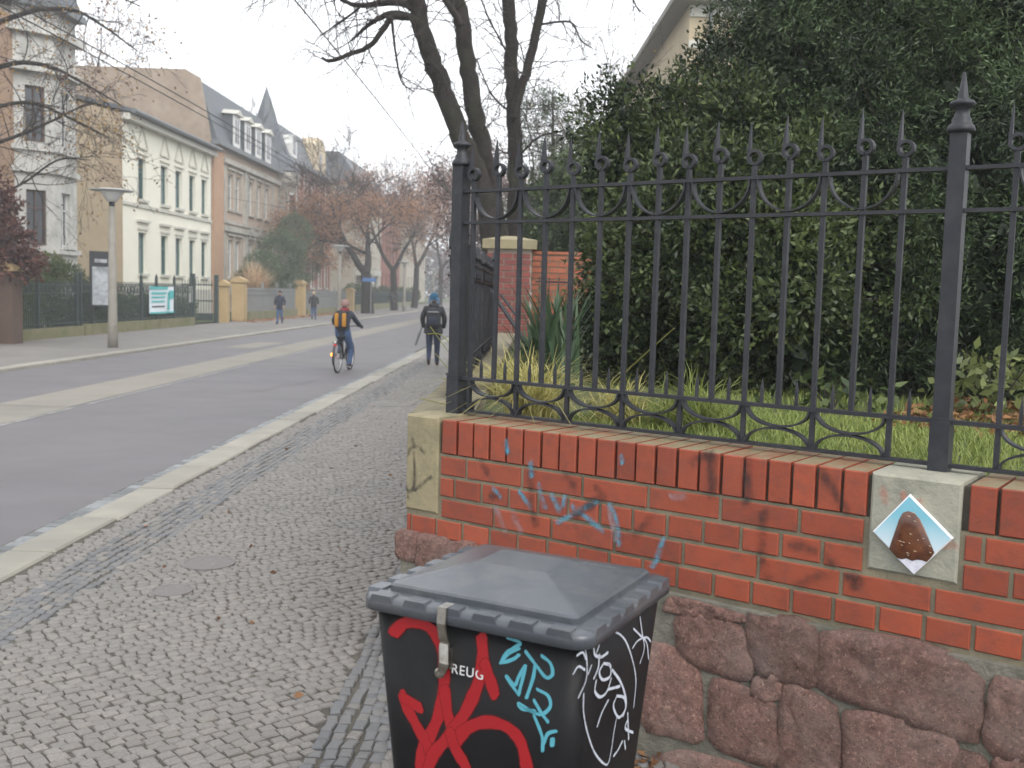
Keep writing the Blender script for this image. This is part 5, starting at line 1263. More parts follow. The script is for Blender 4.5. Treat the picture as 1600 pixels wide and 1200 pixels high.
b = MB(); b.lathe([(1.85, 10.66), (1.2, 11.6), (.3, 12.3)], tc_, 20); b.build('bay_roof', MAT['slate'], mh)
spc = V(-21.35, 80.6, 0)
b = MB(); b.lathe([(1.5, 10.3), (1.45, 12.2), (.70, 15.2), (.03, 17.2), (.02, 17.6)], spc, 8); b.build('spire', MAT['slate'], mh)

# red brick house
rb = M('dark_red_brick_front', (.23, .085, .06), (.18, .068, .05), scale=1.6, rough=.9, bmp=.2, bscale=12)
rh = thing('red_brick_house', 'red brick house with white trimmed windows and a yellowish roof gable', 'house', (-20.4, 92, 0))
YR0, YR1, ER = 82.4, 101.0, 11.9
O = V(-20.4, YR0, 0); ops = []
for c in (1.2, 4.0, 7.0, 10.0, 13.2, 16.0):
    for z0, z1 in ((8.95, 11.2), (5.2, 7.6), (1.8, 4.2)): ops.append((c, c + 1.2, z0, z1))
facade(O, Yd, Xd, YR1 - YR0, ER, ops, .2).build('front_wall', rb, rh)
for k, op in enumerate(ops): window(rh, O, Yd, Xd, op, MAT['white_frame'], MAT['glass'], .18, True, trim, trim)
MB().prism([(-20.412, YR0 - .004, 0), (-20.412, YR0 - .004, ER), (-33, YR0, ER + 1), (-33, YR0, 0)], (0, .3, 0)).build('side_wall', rb, rh)
b = MB()
for z in (4.7, 8.3): b.obox(V(-20.4, YR0, z), Yd * (YR1 - YR0), Xd * .14, V(0, 0, .25))
b.build('trim_bands', trim, rh)
MB().obox(V(-20.4, YR0 - .2, ER), Yd * (YR1 - YR0 + .4), Xd * .6, V(0, 0, .3)).build('cornice', MAT['zinc'], rh)
MB().prism([(-20.1, YR0, ER + .31), (-21.3, YR0, 15.0), (-32, YR0, 15.2), (-32, YR0, ER + .31)], (0, YR1 - YR0, 0)).build('mansard_roof', MAT['slate'], rh)
yel = M('yellow_stone', (.48, .40, .27), (.42, .35, .24), scale=1.5, rough=.9)
for yc, hw, zt, m in ((84.4, .9, 14.1, MAT['white_frame']), (94.5, 2.2, 15.3, yel)):
    g_ = MB().prism([(-20.05, yc - hw, ER + .32), (-20.05, yc + hw, ER + .32), (-20.05, yc + hw, zt - .7), (-20.05, yc + hw * .5, zt), (-20.05, yc - hw * .5, zt), (-20.05, yc - hw, zt - .7)], (-1.4, 0, 0)).build('roof_gable', m, rh)
    for s in ((-.45, -.05), (.05, .45)): MB().obox(V(-20.045, yc + s[0], ER + .7), Yd * (s[1] - s[0]), Xd * .02, V(0, 0, 1.4)).build('pane', MAT['glass'], g_)
# pale house beyond, with a porch
ph = thing('pale_house', 'pale stone house with a columned porch beyond the red brick house', 'house', (-18.5, 112, 0))
pst = M('pale_stone_front', (.40, .36, .29), (.33, .30, .245), scale=.9, rough=.9)
O = V(-18.5, 103.5, 0); ops = [(c, c + 1.3, z0, z1) for c in (1.2, 4.4, 7.6, 10.8, 14.0) for z0, z1 in ((1.6, 3.9), (5.6, 7.9), (9.3, 11.4))]
facade(O, Yd, Xd, 18, 12.5, ops, .2).build('front_wall', pst, ph)
for op in ops: window(ph, O, Yd, Xd, op, MAT['white_frame'], MAT['glass'], .18, True, trim, trim)
MB().prism([(-18.512, 103.496, 0), (-18.512, 103.496, 12.5), (-32, 103.5, 12.5), (-32, 103.5, 0)], (0, .3, 0)).build('side_wall', pst, ph)
MB().prism([(-17.9, 103.2, 12.51), (-20, 103.2, 15.4), (-31, 103.2, 15.5), (-31, 103.2, 12.51)], (0, 18.5, 0)).build('roof', MAT['slate'], ph)
b = MB()
for y in (105, 108.4): b.tube([(-16.9, y, 0), (-16.9, y, 3.2)], .22, 10)
b.box((-18.49, 104.5, 3.2), (-16.5, 108.9, 3.8)); b.build('porch', trim, ph)
for i, (y0, y1, x, h, m, lb) in enumerate(((124, 142, -19, 11.5, rb, 'hazy brick house far down the street on the left'), (146, 170, -18.5, 12.5, pst, 'pale house at the hazy end of the street'))):
    fh = thing('far_house', lb, 'house', (x, (y0 + y1) / 2, 0)); O = V(x, y0, 0); ops = [(c, c + 1.3, z0, z0 + 2.2) for c in np.arange(1.5, y1 - y0 - 2, 3.2) for z0 in (1.6, 5.2, 8.6)]
    facade(O, Yd, Xd, y1 - y0, h, ops, .2).build('front_wall', m, fh)
    for op in ops: MB().obox(O + Yd * op[0] + V(-.19, 0, op[2]), Yd * 1.3, Xd * .02, V(0, 0, 2.2)).build('window', MAT['glass'], fh)
    MB().prism([(x - .012, y0 - .004, 0), (x - .012, y0 - .004, h), (x - 12, y0, h), (x - 12, y0, 0)], (0, .3, 0)).build('side_wall', m, fh)
    MB().prism([(x + .5, y0 - .2, h + .01), (x - 2, y0 - .2, h + 2.8), (x - 12, y0 - .2, h + 2.8), (x - 12, y0 - .2, h + .01)], (0, y1 - y0 + .4, 0)).build('roof', MAT['slate'], fh)
# the near grey house with the bay
gh = thing('grey_bay_house', 'grey stone house front with a canted bay at the left edge', 'house', (-19.5, 37, 0))
gst = M('bay_stone', (.50, .49, .46), (.40, .395, .37), scale=1.4, rough=.9, bmp=.4, bscale=9, grime=(.17, .17, .155), gscale=.9)
ob2 = M('ochre_brick', (.33, .225, .155), (.27, .185, .13), scale=1.5, rough=.9)
XB = -18.0; yb0, yb1 = 838, 0
Yf0 = onX(85, 200, XB)[1]; Yf1 = onX(119, 200, XB)[1]
zz = lambda py, px=100: onX(px, py, XB)[2]
HB = zz(28)
def rng_(px, a, e): return zz(a, px), zz(e, px)
up0, up1 = zz(230), zz(145); lo0, lo1 = zz(386), zz(302)
dg45 = nrm(V(-1, -1, 0)); n45 = nrm(V(1, -1, 0)); Wf = Yf1 - Yf0
O = V(XB, Yf0, 0); ops = [(.50, 1.25, up0, up1), (.50, 1.25, lo0, lo1)]
facade(O, Yd, Xd, Wf, HB, ops, .2).build('bay_front', gst, gh)
for op in ops: window(gh, O, Yd, Xd, op, MAT['white_frame'], MAT['glass'], .18, True, gst, None)
Wd = 1.45; O4 = V(XB, Yf0, 0) + dg45 * Wd; ops4 = [(.42, 1.12, up0, up1), (.42, 1.12, lo0, lo1)]
facade(O4, -dg45, n45, Wd, HB, ops4, .2).build('bay_side', gst, gh)
for op in ops4: window(gh, O4, -dg45, n45, op, M('brown_frame', (.09, .06, .05), rough=.6), MAT['glass'], .16, True, gst, None)
yb = O4[1]
MB().box((-30, yb - 12, 0), (O4[0] + .02, yb + .02, HB - .4)).build('main_wall', ob2, gh)
MB().prism([(XB - .35, Yf1 - .01, 0), (XB - .35, Yf0 + .1, 0), (O4[0] - .45, O4[1] + .021, 0), (-30, O4[1] + .021, 0), (-30, Yf1 - .01, 0)], (0, 0, HB - .01)).build('bay_core', gst, gh)
def bay_band(z0, z1, d, m, nm):
    pl = [V(XB + d, Yf1 + d * .2, z0), V(XB + d, Yf0 - d * .41, z0), O4 + n45 * d + V(0, 0, z0) + dg45 * .3, O4 - n45 * .35 + V(0, 0, z0) + dg45 * .3, V(XB - .3, Yf0 + .3, z0), V(XB - .3, Yf1 + d * .2, z0)]
    MB().prism(pl, (0, 0, z1 - z0)).build(nm, m, gh)
for a, e, d, nm in ((125, 118, .30, 'cornice'), (118, 112, .2, 'cornice'), (276, 268, .16, 'string_course'), (243, 236, .14, 'sill_band'), (398, 390, .14, 'sill_band'), (68, 58, .35, 'cornice'), (430, 415, .12, 'plinth')): bay_band(zz(a), zz(e), d, gst, nm)
b = MB()
for u in (.12, .62, 1.1): b.obox(O4 - dg45 * u + V(0, 0, zz(100)) + n45 * .002, -dg45 * .36, n45 * .05, V(0, 0, zz(72) - zz(100)))
b.build('attic_panel', gst, gh)
bay_band(HB, HB + .25, .4, MAT['zinc'], 'gutter')
MB().prism([V(XB + .3, Yf1, HB + .26), V(XB + .3, Yf0 - .12, HB + .26), O4 + V(0, -.4, HB + .26), V(-27, yb - .4, HB + .26), V(-27, Yf1, HB + .26)], (-.6, 0, 1.6)).build('roof', MAT['slate'], gh)
# beige villa on the right
vr = rad(2.6); vU = V(math.cos(vr), math.sin(vr), 0); vF = V(-math.sin(vr), math.cos(vr), 0); vO = V(5.25, 38.2, 0)
vh = thing('villa', 'beige villa with a deep roof overhang behind the garden shrubs', 'house', tuple(vO))
vst = M('villa_render', (.42, .35, .235), (.36, .30, .205), scale=.8, rough=.9, grime=(.30, .235, .16), gscale=.5)
VH = 12.3
ops = [(c, c + 1.2, z0, z1) for c in (2.2, 5.4, 8.6) for z0, z1 in ((2.4, 4.8), (6.6, 9.2))]
facade(vO, vU, -vF, 12, VH, ops, .2).build('front_wall', vst, vh)
for op in ops: window(vh, vO, vU, -vF, op, MAT['white_frame'], MAT['glass'], .18, True, trim, trim)
ops = [(c, c + 1.2, z0, z1) for c in (3, 8, 13) for z0, z1 in ((2.4, 4.8), (6.6, 9.2))]
facade(vO, vF, -vU, 18, VH, ops, .2).build('side_wall', vst, vh)
for op in ops: window(vh, vO, vF, -vU, op, MAT['white_frame'], MAT['glass'], .18, True, trim, trim)
b = MB(); b.obox(vO - vU * .7 - vF * .7 + V(0, 0, VH), vU * 14, vF * 20, V(0, 0, .22)); b.build('eaves', M('grey_eaves', (.22, .205, .18), (.17, .16, .14), rough=.85), vh)
MB().prism([vO - vU * .7 - vF * .7 + V(0, 0, VH + .23), vO + vU * 13.3 - vF * .7 + V(0, 0, VH + .23), vO + vU * 10 + vF * 3 + V(0, 0, VH + 2.6), vO + vU * 3 + vF * 3 + V(0, 0, VH + 2.6)], vF * 12).build('roof', MAT['slate'], vh)
b = MB(); b.obox(vO - vF * .12 + V(0, 0, VH - 1.5), vU * 12, vF * .1, V(0, 0, .25)); b.obox(vO - vF * .1 + V(0, 0, VH - .4), vU * 12, vF * .08, V(0, 0, .39)); b.build('cornice', trim, vh)
b = MB(); b.tube([vO + vU * .75 - vF * .14 + V(0, 0, 0), vO + vU * .75 - vF * .14 + V(0, 0, VH)], .07, 8); b.build('downpipe', MAT['zinc'], vh)
# ------------------------------------------------------------------ the far side of the street: fence, piers, signs, lamps
XF = -15.0; DG = MAT['dark_green_iron']
def yat(px, X=XF): return onX(px, 470, X)[1]
def railing(label, y0, y1, z0, z1, sp=.13, post=2.6, wallh=None, filigree=True, mat=DG, x=XF, name='iron_railing'):
    t = thing(name, label, 'fence', (x, (y0 + y1) / 2, 0))
    if wallh: MB().box((x - .16, y0, 0), (x + .16, y1, wallh)).build('plinth', MAT['sandstone_moss'], t)
    for z in (z0 + .12, z1 - .38, z1 - .12): MB().box((x - .02, y0, z), (x + .02, y1, z + .035)).build('rail', mat, t)
    b = MB(); y = y0 + sp / 2
    while y < y1: b.box((x - .011, y - .011, z0), (x + .011, y + .011, z1)); y += sp
    tag(b.build('bars', mat, t), kind='stuff')
    y = y0
    while y <= y1 + .01:
        p = MB(); p.box((x - .045, y - .045, 0), (x + .045, y + .045, z1 + .22)); p.lathe([(.05, z1 + .22), (.05, z1 + .25), (.005, z1 + .36)], (x, y, 0), 8); p.build('post', mat, t); y += post
    if filigree:
        b = MB(); y = y0 + .16
        while y < y1 - .1:
            b.strip([(x + .0, y + .13 * math.cos(a), z1 - .26 + .12 * math.sin(a)) for a in np.linspace(0, 2 * math.pi, 9)], .03, .02, V(1, 0, 0)); y += .30
        tag(b.build('filigree', mat, t), kind='stuff')
    return t
MAT['sandstone_moss'] = M('mossy_sandstone', (.19, .17, .105), (.13, .13, .06), scale=2.5, rough=.9, bmp=.4, bscale=20, grime=(.09, .11, .035), gscale=1.1)
MAT['yellow_pier'] = M('ochre_sandstone', (.40, .29, .15), (.32, .23, .12), scale=2, rough=.9, bmp=.3, bscale=14)
railing('dark green iron railing on a mossy plinth before the grey house', 25.4, yat(124), .3, 1.75, wallh=.32)
railing('dark iron railing with scrolls on a mossy plinth before the cream house', yat(126), yat(243), .3, 1.8, wallh=.36)
railing('short iron railing beside the banner up to the gate', yat(243) + .1, yat(299), .3, 1.8, wallh=.36, post=2.0)
def stone_pier(label, px, w, h, x=XF, mat='yellow_pier'):
    y = yat(px, x); t = thing('stone_pier', label, 'pier', (x, y, 0)); b = MB(); b.box((x - w / 2, y - w / 2, 0), (x + w / 2, y + w / 2, h)); b.build('shaft', MAT[mat], t)
    b = MB(); c = w / 2 + .07; b.box((x - c, y - c, h), (x + c, y + c, h + .12)); b.prism([(x - c, y - c, h + .12), (x + c, y - c, h + .12), (x, y - c, h + .3)], (0, 2 * c, 0)); b.build('cap', MAT['yellow_pier'], t); return y
MAT['pier_rust'] = M('rusty_brown_pier', (.10, .06, .045), (.07, .05, .04), scale=3, rough=.9)
stone_pier('brown stone pier at the far left end of the railing', 12, .55, 2.0, -14.6, 'pier_rust')
stone_pier('narrow ochre pier right beside the open iron gate', 350, .42, 1.75)
stone_pier('wide ochre pier right of the open gate', 374, .62, 1.95)
stone_pier('ochre pier between the two grey fences', 469, .62, 2.0)
stone_pier('low ochre pier near the street tree', 547, .6, 1.6)
gte = thing('iron_gate', 'tall dark iron gate standing open before the cream house', 'gate', (XF, yat(330), 0))
for px in (301, 338): y = yat(px); MB().box((XF - .09, y - .09, 0), (XF + .09, y + .09, 2.25)).build('gate_post', DG, gte)
y = yat(338)
for z in (.12, 1.0, 1.75): MB().box((XF - 1.6, y - .2, z), (XF - .1, y - .15, z + .06)).build('rail', DG, gte)
b = MB()
for k in range(12): b.box((XF - 1.55 + .125 * k, y - .19, .1), (XF - 1.53 + .125 * k, y - .16, 2.0))
tag(b.build('bars', DG, gte), kind='stuff')
MB().box((XF - 1.6, y - .195, .13), (XF - .1, y - .165, .45)).build('kick_plate', DG, gte)
MB().box((XF - .06, yat(301) - .35, 1.0), (XF + .02, yat(301) - .1, 1.7)).build('notice', MAT['white_frame'], gte)
grey_iron = M('grey_iron', (.20, .21, .21), (.15, .155, .155), rough=.6)
railing('pale grey fence between the ochre piers', yat(384), yat(461), .25, 1.7, .11, 3.2, .45, False, grey_iron, name='grey_fence')
railing('pale grey fence beyond the third ochre pier', yat(477), yat(541), .25, 1.6, .11, 3.2, .4, False, grey_iron, name='grey_fence')
railing('dark distant railing beside the street tree', yat(553), yat(650), .25, 1.6, .16, 4, .5, False, name='distant_railing')
# hedges and shrubs behind the railing
def hedge(name, label, cat, blobs, n, L, W, mat, seed, base, **k):
    t = thing(name, label, cat, base); crown('foliage', t, blobs, n, 7, L, W, MAT[mat], seed=seed, face=(.5, -1, .2), slen=.25, **k)
    b = MB()
    for q in blobs[:4]: b.tube([(q[0][0], q[0][1], 0), q[0]], [.05, .02], 5)
    b.build('stem', MAT['bark'], t)
def bx_(px, py, X, rx, ry, rz): return (tuple(onX(px, py, X)), (rx, ry, rz))
hedge('garden_shrub', 'dark green shrub behind the railing under the grey bay', 'shrub', [bx_(95, 455, -16.4, .8, 1.2, .9), bx_(60, 470, -16.2, .7, 1.0, .8), bx_(110, 490, -16, .6, 1.0, .5)], 1500, .10, .05, 'shrub', 91, (-16.4, 36, .06))
hedge('garden_shrub', 'pale yellow green bush at the left edge behind the railing', 'shrub', [bx_(30, 480, -16.0, .6, .9, .7), bx_(5, 500, -15.8, .5, .7, .6)], 900, .10, .05, 'shrub_pale', 92, (-16, 31, .06))
hedge('garden_shrub', 'light green shrub top below the lower window of the grey bay', 'shrub', [bx_(75, 425, -17.0, .5, .7, .5)], 420, .10, .05, 'shrub_pale', 93, (-17, 36.5, .06))
hedge('hedge', 'low dark hedge behind the railing before the cream house', 'hedge', [bx_(px, 487, -15.9, .5, 1.3, .55) for px in (140, 160, 185, 205, 225, 245)] + [bx_(px, 487, -15.9, .5, 1.2, .5) for px in (265, 285)], 2600, .10, .05, 'yew', 94, (-15.9, 40, .06), mid=.7)
hedge('willow_tree', 'grey green feathery tree in front of the mansard house', 'tree', [bx_(440, 400, -16.5, 1.3, 1.8, 1.5), bx_(460, 365, -16.8, 1.1, 1.5, 1.3), bx_(410, 420, -16.4, 1.0, 1.3, .9), bx_(480, 400, -16.8, 1.1, 1.8, 1.5), bx_(445, 440, -16.2, 1.4, 2.2, .8), bx_(395, 432, -16.2, .8, 1.0, .55)], 5200, .17, .035, 'conifer', 95, (-16.6, 68, .06), bias=(0, 0, -.15), amp=.25)
hedge('far_hedge', 'green hedge behind the distant railing by the street tree', 'hedge', [bx_(px, 462, -16.2, .9, 3.0, .9) for px in (555, 575, 600, 625, 645)], 2200, .16, .08, 'shrub', 96, (-16.2, 95, .06))
pp = onX(396, 452, -15.9); tpg = thing('pampas_grass', 'beige pampas grass clump over the grey fence', 'plant', (pp[0], pp[1], .06)); rgl = np.random.default_rng(4)
n = 1100; blades('plumes', tpg, np.array([pp[0], pp[1], .3]) + np.stack([rgl.normal(size=n) * .12, rgl.normal(size=n) * .12, np.zeros(n)], 1), 2.75, .085, MAT['pampas'], 5, .5, 1.0, 4)
# leaves along the foot of the far fences
n = 900; P = np.stack([rgl.normal(XF + .7, .35, n), rgl.uniform(50, 76, n), np.full(n, .03)], 1); v, q = leafset(P, np.stack([rgl.normal(size=n), rgl.normal(size=n), rgl.normal(size=n) * .2], 1), .12, .08)
tag(link(bpy.data.objects.new('fallen_leaves', fast_mesh('fallen_leaves', v, q, MAT['autumn'], rgl.random(n)))), 'rust brown leaves along the foot of the far fences', 'leaves', kind='stuff')

# poster board and banner
dark = M('dark_frame', (.02, .022, .026), rough=.5); pale = M('poster_print', (.42, .45, .47), (.16, .17, .18), scale=3.5, rough=.7); wht = M('banner_white', (.66, .72, .76), (.6, .66, .71), scale=3, rough=.7); teal = M('banner_teal', (.06, .36, .36), (.08, .44, .44), rough=.7)
y = yat(158, -14.7); pbd = thing('poster_board', 'tall dark poster board behind the concrete lamp post', 'poster', (-14.7, y, 0))
a = nrm(V(.8, .6, 0)); nn = V(a[1], -a[0], 0); c = V(-14.7, y, 0)
MB().obox(c - a * .36 + V(0, 0, .95), a * .72, -nn * .05, V(0, 0, 1.85)).build('board', dark, pbd)
MB().obox(c - a * .28 + V(0, 0, 1.0) + nn * .003, a * .56, nn * .004, V(0, 0, 1.28)).build('print', pale, pbd)
MB().obox(c - a * .2 + V(0, 0, 2.42) + nn * .003, a * .4, nn * .004, V(0, 0, .12)).build('heading', pale, pbd)
for s in (-.28, .24): MB().obox(c + a * s - nn * .06, a * .05, -nn * .05, V(0, 0, 2.7)).build('leg', dark, pbd)
P0_, P1_ = onX(234, 447, XF + .10), onX(272, 488, XF + .10)
bn = thing('banner', 'white and teal banner tied to the railing before the cream house', 'banner', (XF + .1, (P0_[1] + P1_[1]) / 2, P1_[2])); Yb0, Yb1, zb0, zb1 = P0_[1], P1_[1], P1_[2], P0_[2]
vs = [V(XF + .07 + .02 * math.sin(6 * i / 10 + 3 * j), Yb0 + (Yb1 - Yb0) * i / 10, zb0 + (zb1 - zb0) * j - .03 * math.sin(math.pi * i / 10)) for j in (0, 1) for i in range(11)]
b = MB(); b.add(vs + [q + V(.012, 0, 0) for q in vs], [(i, i + 1, i + 12, i + 11) for i in range(10)] + [(22 + i, 22 + i + 1, 22 + i + 12, 22 + i + 11) for i in range(10)]); b.build('cloth', wht, bn)
hw = Yb1 - Yb0; hz = zb1 - zb0
for u0, u1, v0, v1, m in ((0, .72, .90, 1.0, teal), (0, 1, 0, .06, teal), (.78, .97, .55, .86, teal), (.06, .66, .72, .80, teal), (.06, .62, .58, .64, teal), (.06, .60, .42, .48, teal), (.08, .6, .24, .29, dark), (.72, .8, .12, .8, teal)):
    MB().obox(V(XF + .112, Yb0 + hw * u0, zb0 + hz * v0 - .015), Yd * hw * (u1 - u0), Xd * .003, V(0, 0, hz * (v1 - v0))).build('print', m, bn)

# lamp posts
conc = M('lamp_concrete', (.25, .235, .205), (.19, .178, .155), scale=3, rough=.9, bmp=.3, bscale=30, grime=(.14, .125, .095), gscale=1.4)
shade = M('lamp_shade_grey', (.42, .43, .43), (.36, .37, .37), rough=.5); opal = M('lamp_glass', (.62, .62, .60), (.55, .55, .53), rough=.25)
lamp0 = None
for k, (x, y, lb) in enumerate(((-11.48, 27.6, 'concrete lamp post with flat disc shade before the cream house'), (-11.45, 59.5, 'lamp post in front of the red brick house, second from the left'), (-11.4, 88.5, 'lamp post beyond the street tree, third from the left'), (-11.4, 113, 'hazy lamp post, fourth from the left'), (-11.4, 140, 'farthest lamp post at the hazy end of the street'))):
    t = thing('street_lamp', lb, 'lamp post', (x, y, 0), group='lamp posts on the far pavement')
    parts = []
    if lamp0 is None:
        b = MB(); b.smooth = True; b.lathe([(.135, 0), (.13, .5), (.115, 1.2), (.085, 3.8)], (x, y, 0), 14); p = b.build('post', conc, t)
        b = MB(); b.smooth = True; b.lathe([(.075, 3.8), (.075, 3.92)], (x, y, 0), 12); b.build('neck', MAT['iron'], t)
        b = MB(); b.smooth = True; b.lathe([(.12, 3.92), (.27, 4.13), (.3, 4.2)], (x, y, 0), 18); b.build('glass', opal, t)
        b = MB(); b.smooth = True; b.lathe([(.30, 4.2), (.56, 4.21), (.57, 4.235), (.3, 4.27), (.05, 4.29)], (x, y, 0), 22); b.build('shade', shade, t)
        lamp0 = t; lamp_parts = list(t.children)
    else:
        for ch in lamp_parts:
            c = ch.copy(); c.name = ch.name; link(c, t)
# street name plate on a pole
sgn = thing('street_sign', 'blue street name plate on a pole by the forked street tree', 'sign', (-12.1, 75, 0))
b = MB(); b.tube([(-12.1, 75, 0), (-12.1, 75, 2.75)], .035, 8); b.build('pole', grey_iron, sgn)
b = MB(); b.box((-12.75, 74.94, 2.35), (-11.75, 74.97, 2.62)); b.build('plate', M('blue_enamel', (.06, .15, .36), rough=.3), sgn)

# overhead wires
wm = M('wire_black', (.03, .03, .033), rough=.6)
for x, z, lb in ((-3.5, 5.6, 'overhead tram wire crossing the sky over the near lane'), (-7.68, 5.6, 'upper of the two overhead wires before the cream house'), (-8.0, 5.62, 'lower of the two overhead wires before the cream house')):
    b = MB(); P = [V(x + .05 * math.sin(y * .08), y, z + .12 * abs(math.sin(y * math.pi / 35))) for y in np.arange(-10, 150, 3.5)]; b.tube(P, .0115, 5, False); tag(b.build('overhead_wire', wm), lb, 'wire', 'overhead tram wires')
b = MB(); b.tube([V(-20, 66, 7.4), V(-12, 66, 6.2), V(-8, 66, 5.75), V(-3.5, 66, 5.75), V(.2, 66, 6.6)], .012, 5, False); b.tube([V(-8, 66, 5.75), V(-8, 66, 5.62)], .02, 5); b.tube([V(-3.5, 66, 5.75), V(-3.5, 66, 5.6)], .02, 5)
tag(b.build('span_wire', wm), 'thin span wire slung across the street between the trees', 'wire')

# far wood that closes the street
crown('far_trees', None, [((x, 235 + 8 * math.sin(x), h * .5), (7, 6, h * .55)) for x, h in ((-44, 11), (-34, 14), (-24, 12), (-14, 13), (-8, 12), (-3, 13), (4, 14), (14, 15), (26, 15))], 6500, 6, .9, .5, MAT['copper'], seed=99, amp=.3, shell=.3, face=(0, -1, 0), slen=.9)
tag(bpy.data.objects['far_trees'], 'grey brown trees closing the hazy end of the street', 'trees', kind='stuff')

# ------------------------------------------------------------------ people
def skin_figure(J, bones, mats, sub=1):
    """J: name -> (x, y, z, rx, ry); bones: (a, b, material index); one continuous skinned surface, first joint is the root"""
    names = list(J); ix = {n: i for i, n in enumerate(names)}
    me = bpy.data.meshes.new('body'); me.from_pydata([J[n][:3] for n in names], [(ix[a], ix[b]) for a, b, m in bones], [])
    o = bpy.data.objects.new('body_tmp', me); COL.objects.link(o)
    sk = o.modifiers.new('skin', 'SKIN'); sk.use_smooth_shade = True; ss = o.modifiers.new('sub', 'SUBSURF'); ss.levels = sub; ss.render_levels = sub
    if not me.skin_vertices:
        bm = bmesh.new(); bm.from_mesh(me); bm.verts.layers.skin.verify(); bm.to_mesh(me); bm.free()
    for i, n in enumerate(names):
        d = me.skin_vertices[0].data[i]; d.radius = (J[n][3], J[n][4]); d.use_root = (i == 0)
    dg = bpy.context.evaluated_depsgraph_get(); dg.update(); out = bpy.data.meshes.new_from_object(o.evaluated_get(dg)); bpy.data.objects.remove(o)
    out.materials.clear()
    for m in mats: out.materials.append(m)
    seg = [(V(*J[a][:3]), V(*J[b][:3]), (J[a][3] + J[b][3]) / 2, m) for a, b, m in bones]
    for p in out.polygons:
        c = np.array(p.center); best = None
        for a, b, r, m in seg:
            t = np.clip((c - a) @ (b - a) / ((b - a) @ (b - a) + 1e-9), 0, 1); d = np.linalg.norm(c - a - (b - a) * t) - r * .7
            if best is None or d < best[0]: best = (d, m)
        p.material_index = best[1]; p.use_smooth = True
    return out
def place_mesh(name, me, parent): return link(bpy.data.objects.new(name, me), parent)
def hand_mesh(parent, p, d, side, mat, curl=.6, name='hand'):
    """palm with four unequal bent fingers and a thumb from the side of the palm"""
    p = V(*p); d = nrm(d); s = nrm(np.cross(d, V(0, 0, 1)) if abs(d[2]) < .9 else V(0, 1, 0)); n = np.cross(s, d); b = MB(); b.smooth = True
    b.obox(p - s * .038 - n * .013, s * .076, n * .026, d * .085)
    for k, L in enumerate((.068, .078, .074, .056)):
        q = p + d * .08 + s * (-.029 + .0195 * k); b.tube([q, q + d * L * .45 - n * L * .2 * curl, q + d * L * .6 - n * L * .75 * curl], [.0095, .009, .0075], 6)
    q = p + d * .03 + s * (.036 * side); b.tube([q, q + s * .03 * side + d * .03 - n * .012, q + s * .034 * side + d * .055 - n * .03], [.011, .010, .008], 6)
    return b.build(name, mat, parent)
skin_m = M('skin', (.50, .30, .22), (.44, .26, .19), rough=.55)
denim = M('blue_denim', (.055, .10, .20), (.04, .075, .155), scale=12, rough=.85); denim_d = M('dark_denim', (.025, .035, .07), (.02, .028, .055), scale=12, rough=.85)
blackc = M('black_cloth', (.014, .015, .018), (.022, .023, .027), scale=9, rough=.7); navy = M('navy_cloth', (.020, .024, .042), (.028, .032, .05), scale=9, rough=.8)
boot = M('brown_boot', (.07, .04, .024), rough=.6); blackb = M('black_shoe', (.012, .012, .013), rough=.5)
def body_joints(h, w=1.0, step=.16, lift=True, arm=(.27, .0, .98)):
    k = h / 1.69
    J = dict(pelvis=(0, 0, .90, .165 * w, .13), waist=(0, 0, 1.06, .165 * w, .13), chest=(0, -.01, 1.26, .19 * w, .145), neckbase=(0, 0, 1.41, .10, .09), neck=(0, .015, 1.475, .058, .06), jaw=(0, .03, 1.53, .078, .09), skull=(0, .02, 1.60, .088, .105), crown=(0, .015, 1.665, .06, .07))
    for s, n in ((-1, 'l'), (1, 'r')):
        J['sh' + n] = (s * .175 * w, -.01, 1.365, .078, .08); J['el' + n] = (s * arm[0], arm[1] - .05, 1.13, .064, .066); J['wr' + n] = (s * (arm[0] - .03), arm[1] + .06, arm[2] - .03, .048, .05)
        J['hip' + n] = (s * .088, 0, .84, .105, .11)
    J['knl'] = (-.092, .03, .49, .072, .075); J['kml'] = (-.092, -.02, .32, .064, .066); J['anl'] = (-.09, -step, .19 if lift else .09, .046, .05); J['hel'] = (-.09, -step - .05, .15 if lift else .04, .04, .045); J['tol'] = (-.09, -step + .10, .05 if lift else .035, .036, .032)
    J['knr'] = (.092, .05, .48, .072, .075); J['kmr'] = (.092, .06, .30, .064, .066); J['anr'] = (.092, step * .5, .09, .046, .05); J['her'] = (.092, step * .5 - .05, .04, .04, .042); J['tor'] = (.10, step * .5 + .15, .032, .038, .03)
    return {n: tuple(q * k for q in v) for n, v in J.items()}
BONES = [('pelvis', 'waist', 0), ('waist', 'chest', 0), ('chest', 'neckbase', 0), ('neckbase', 'neck', 2), ('neck', 'jaw', 2), ('jaw', 'skull', 2), ('skull', 'crown', 2)]
for n in 'lr': BONES += [('chest', 'sh' + n, 0), ('sh' + n, 'el' + n, 0), ('el' + n, 'wr' + n, 0), ('pelvis', 'hip' + n, 0), ('hip' + n, 'kn' + n, 1), ('kn' + n, 'km' + n, 1), ('km' + n, 'an' + n, 1), ('an' + n, 'he' + n, 3), ('an' + n, 'to' + n, 3)]
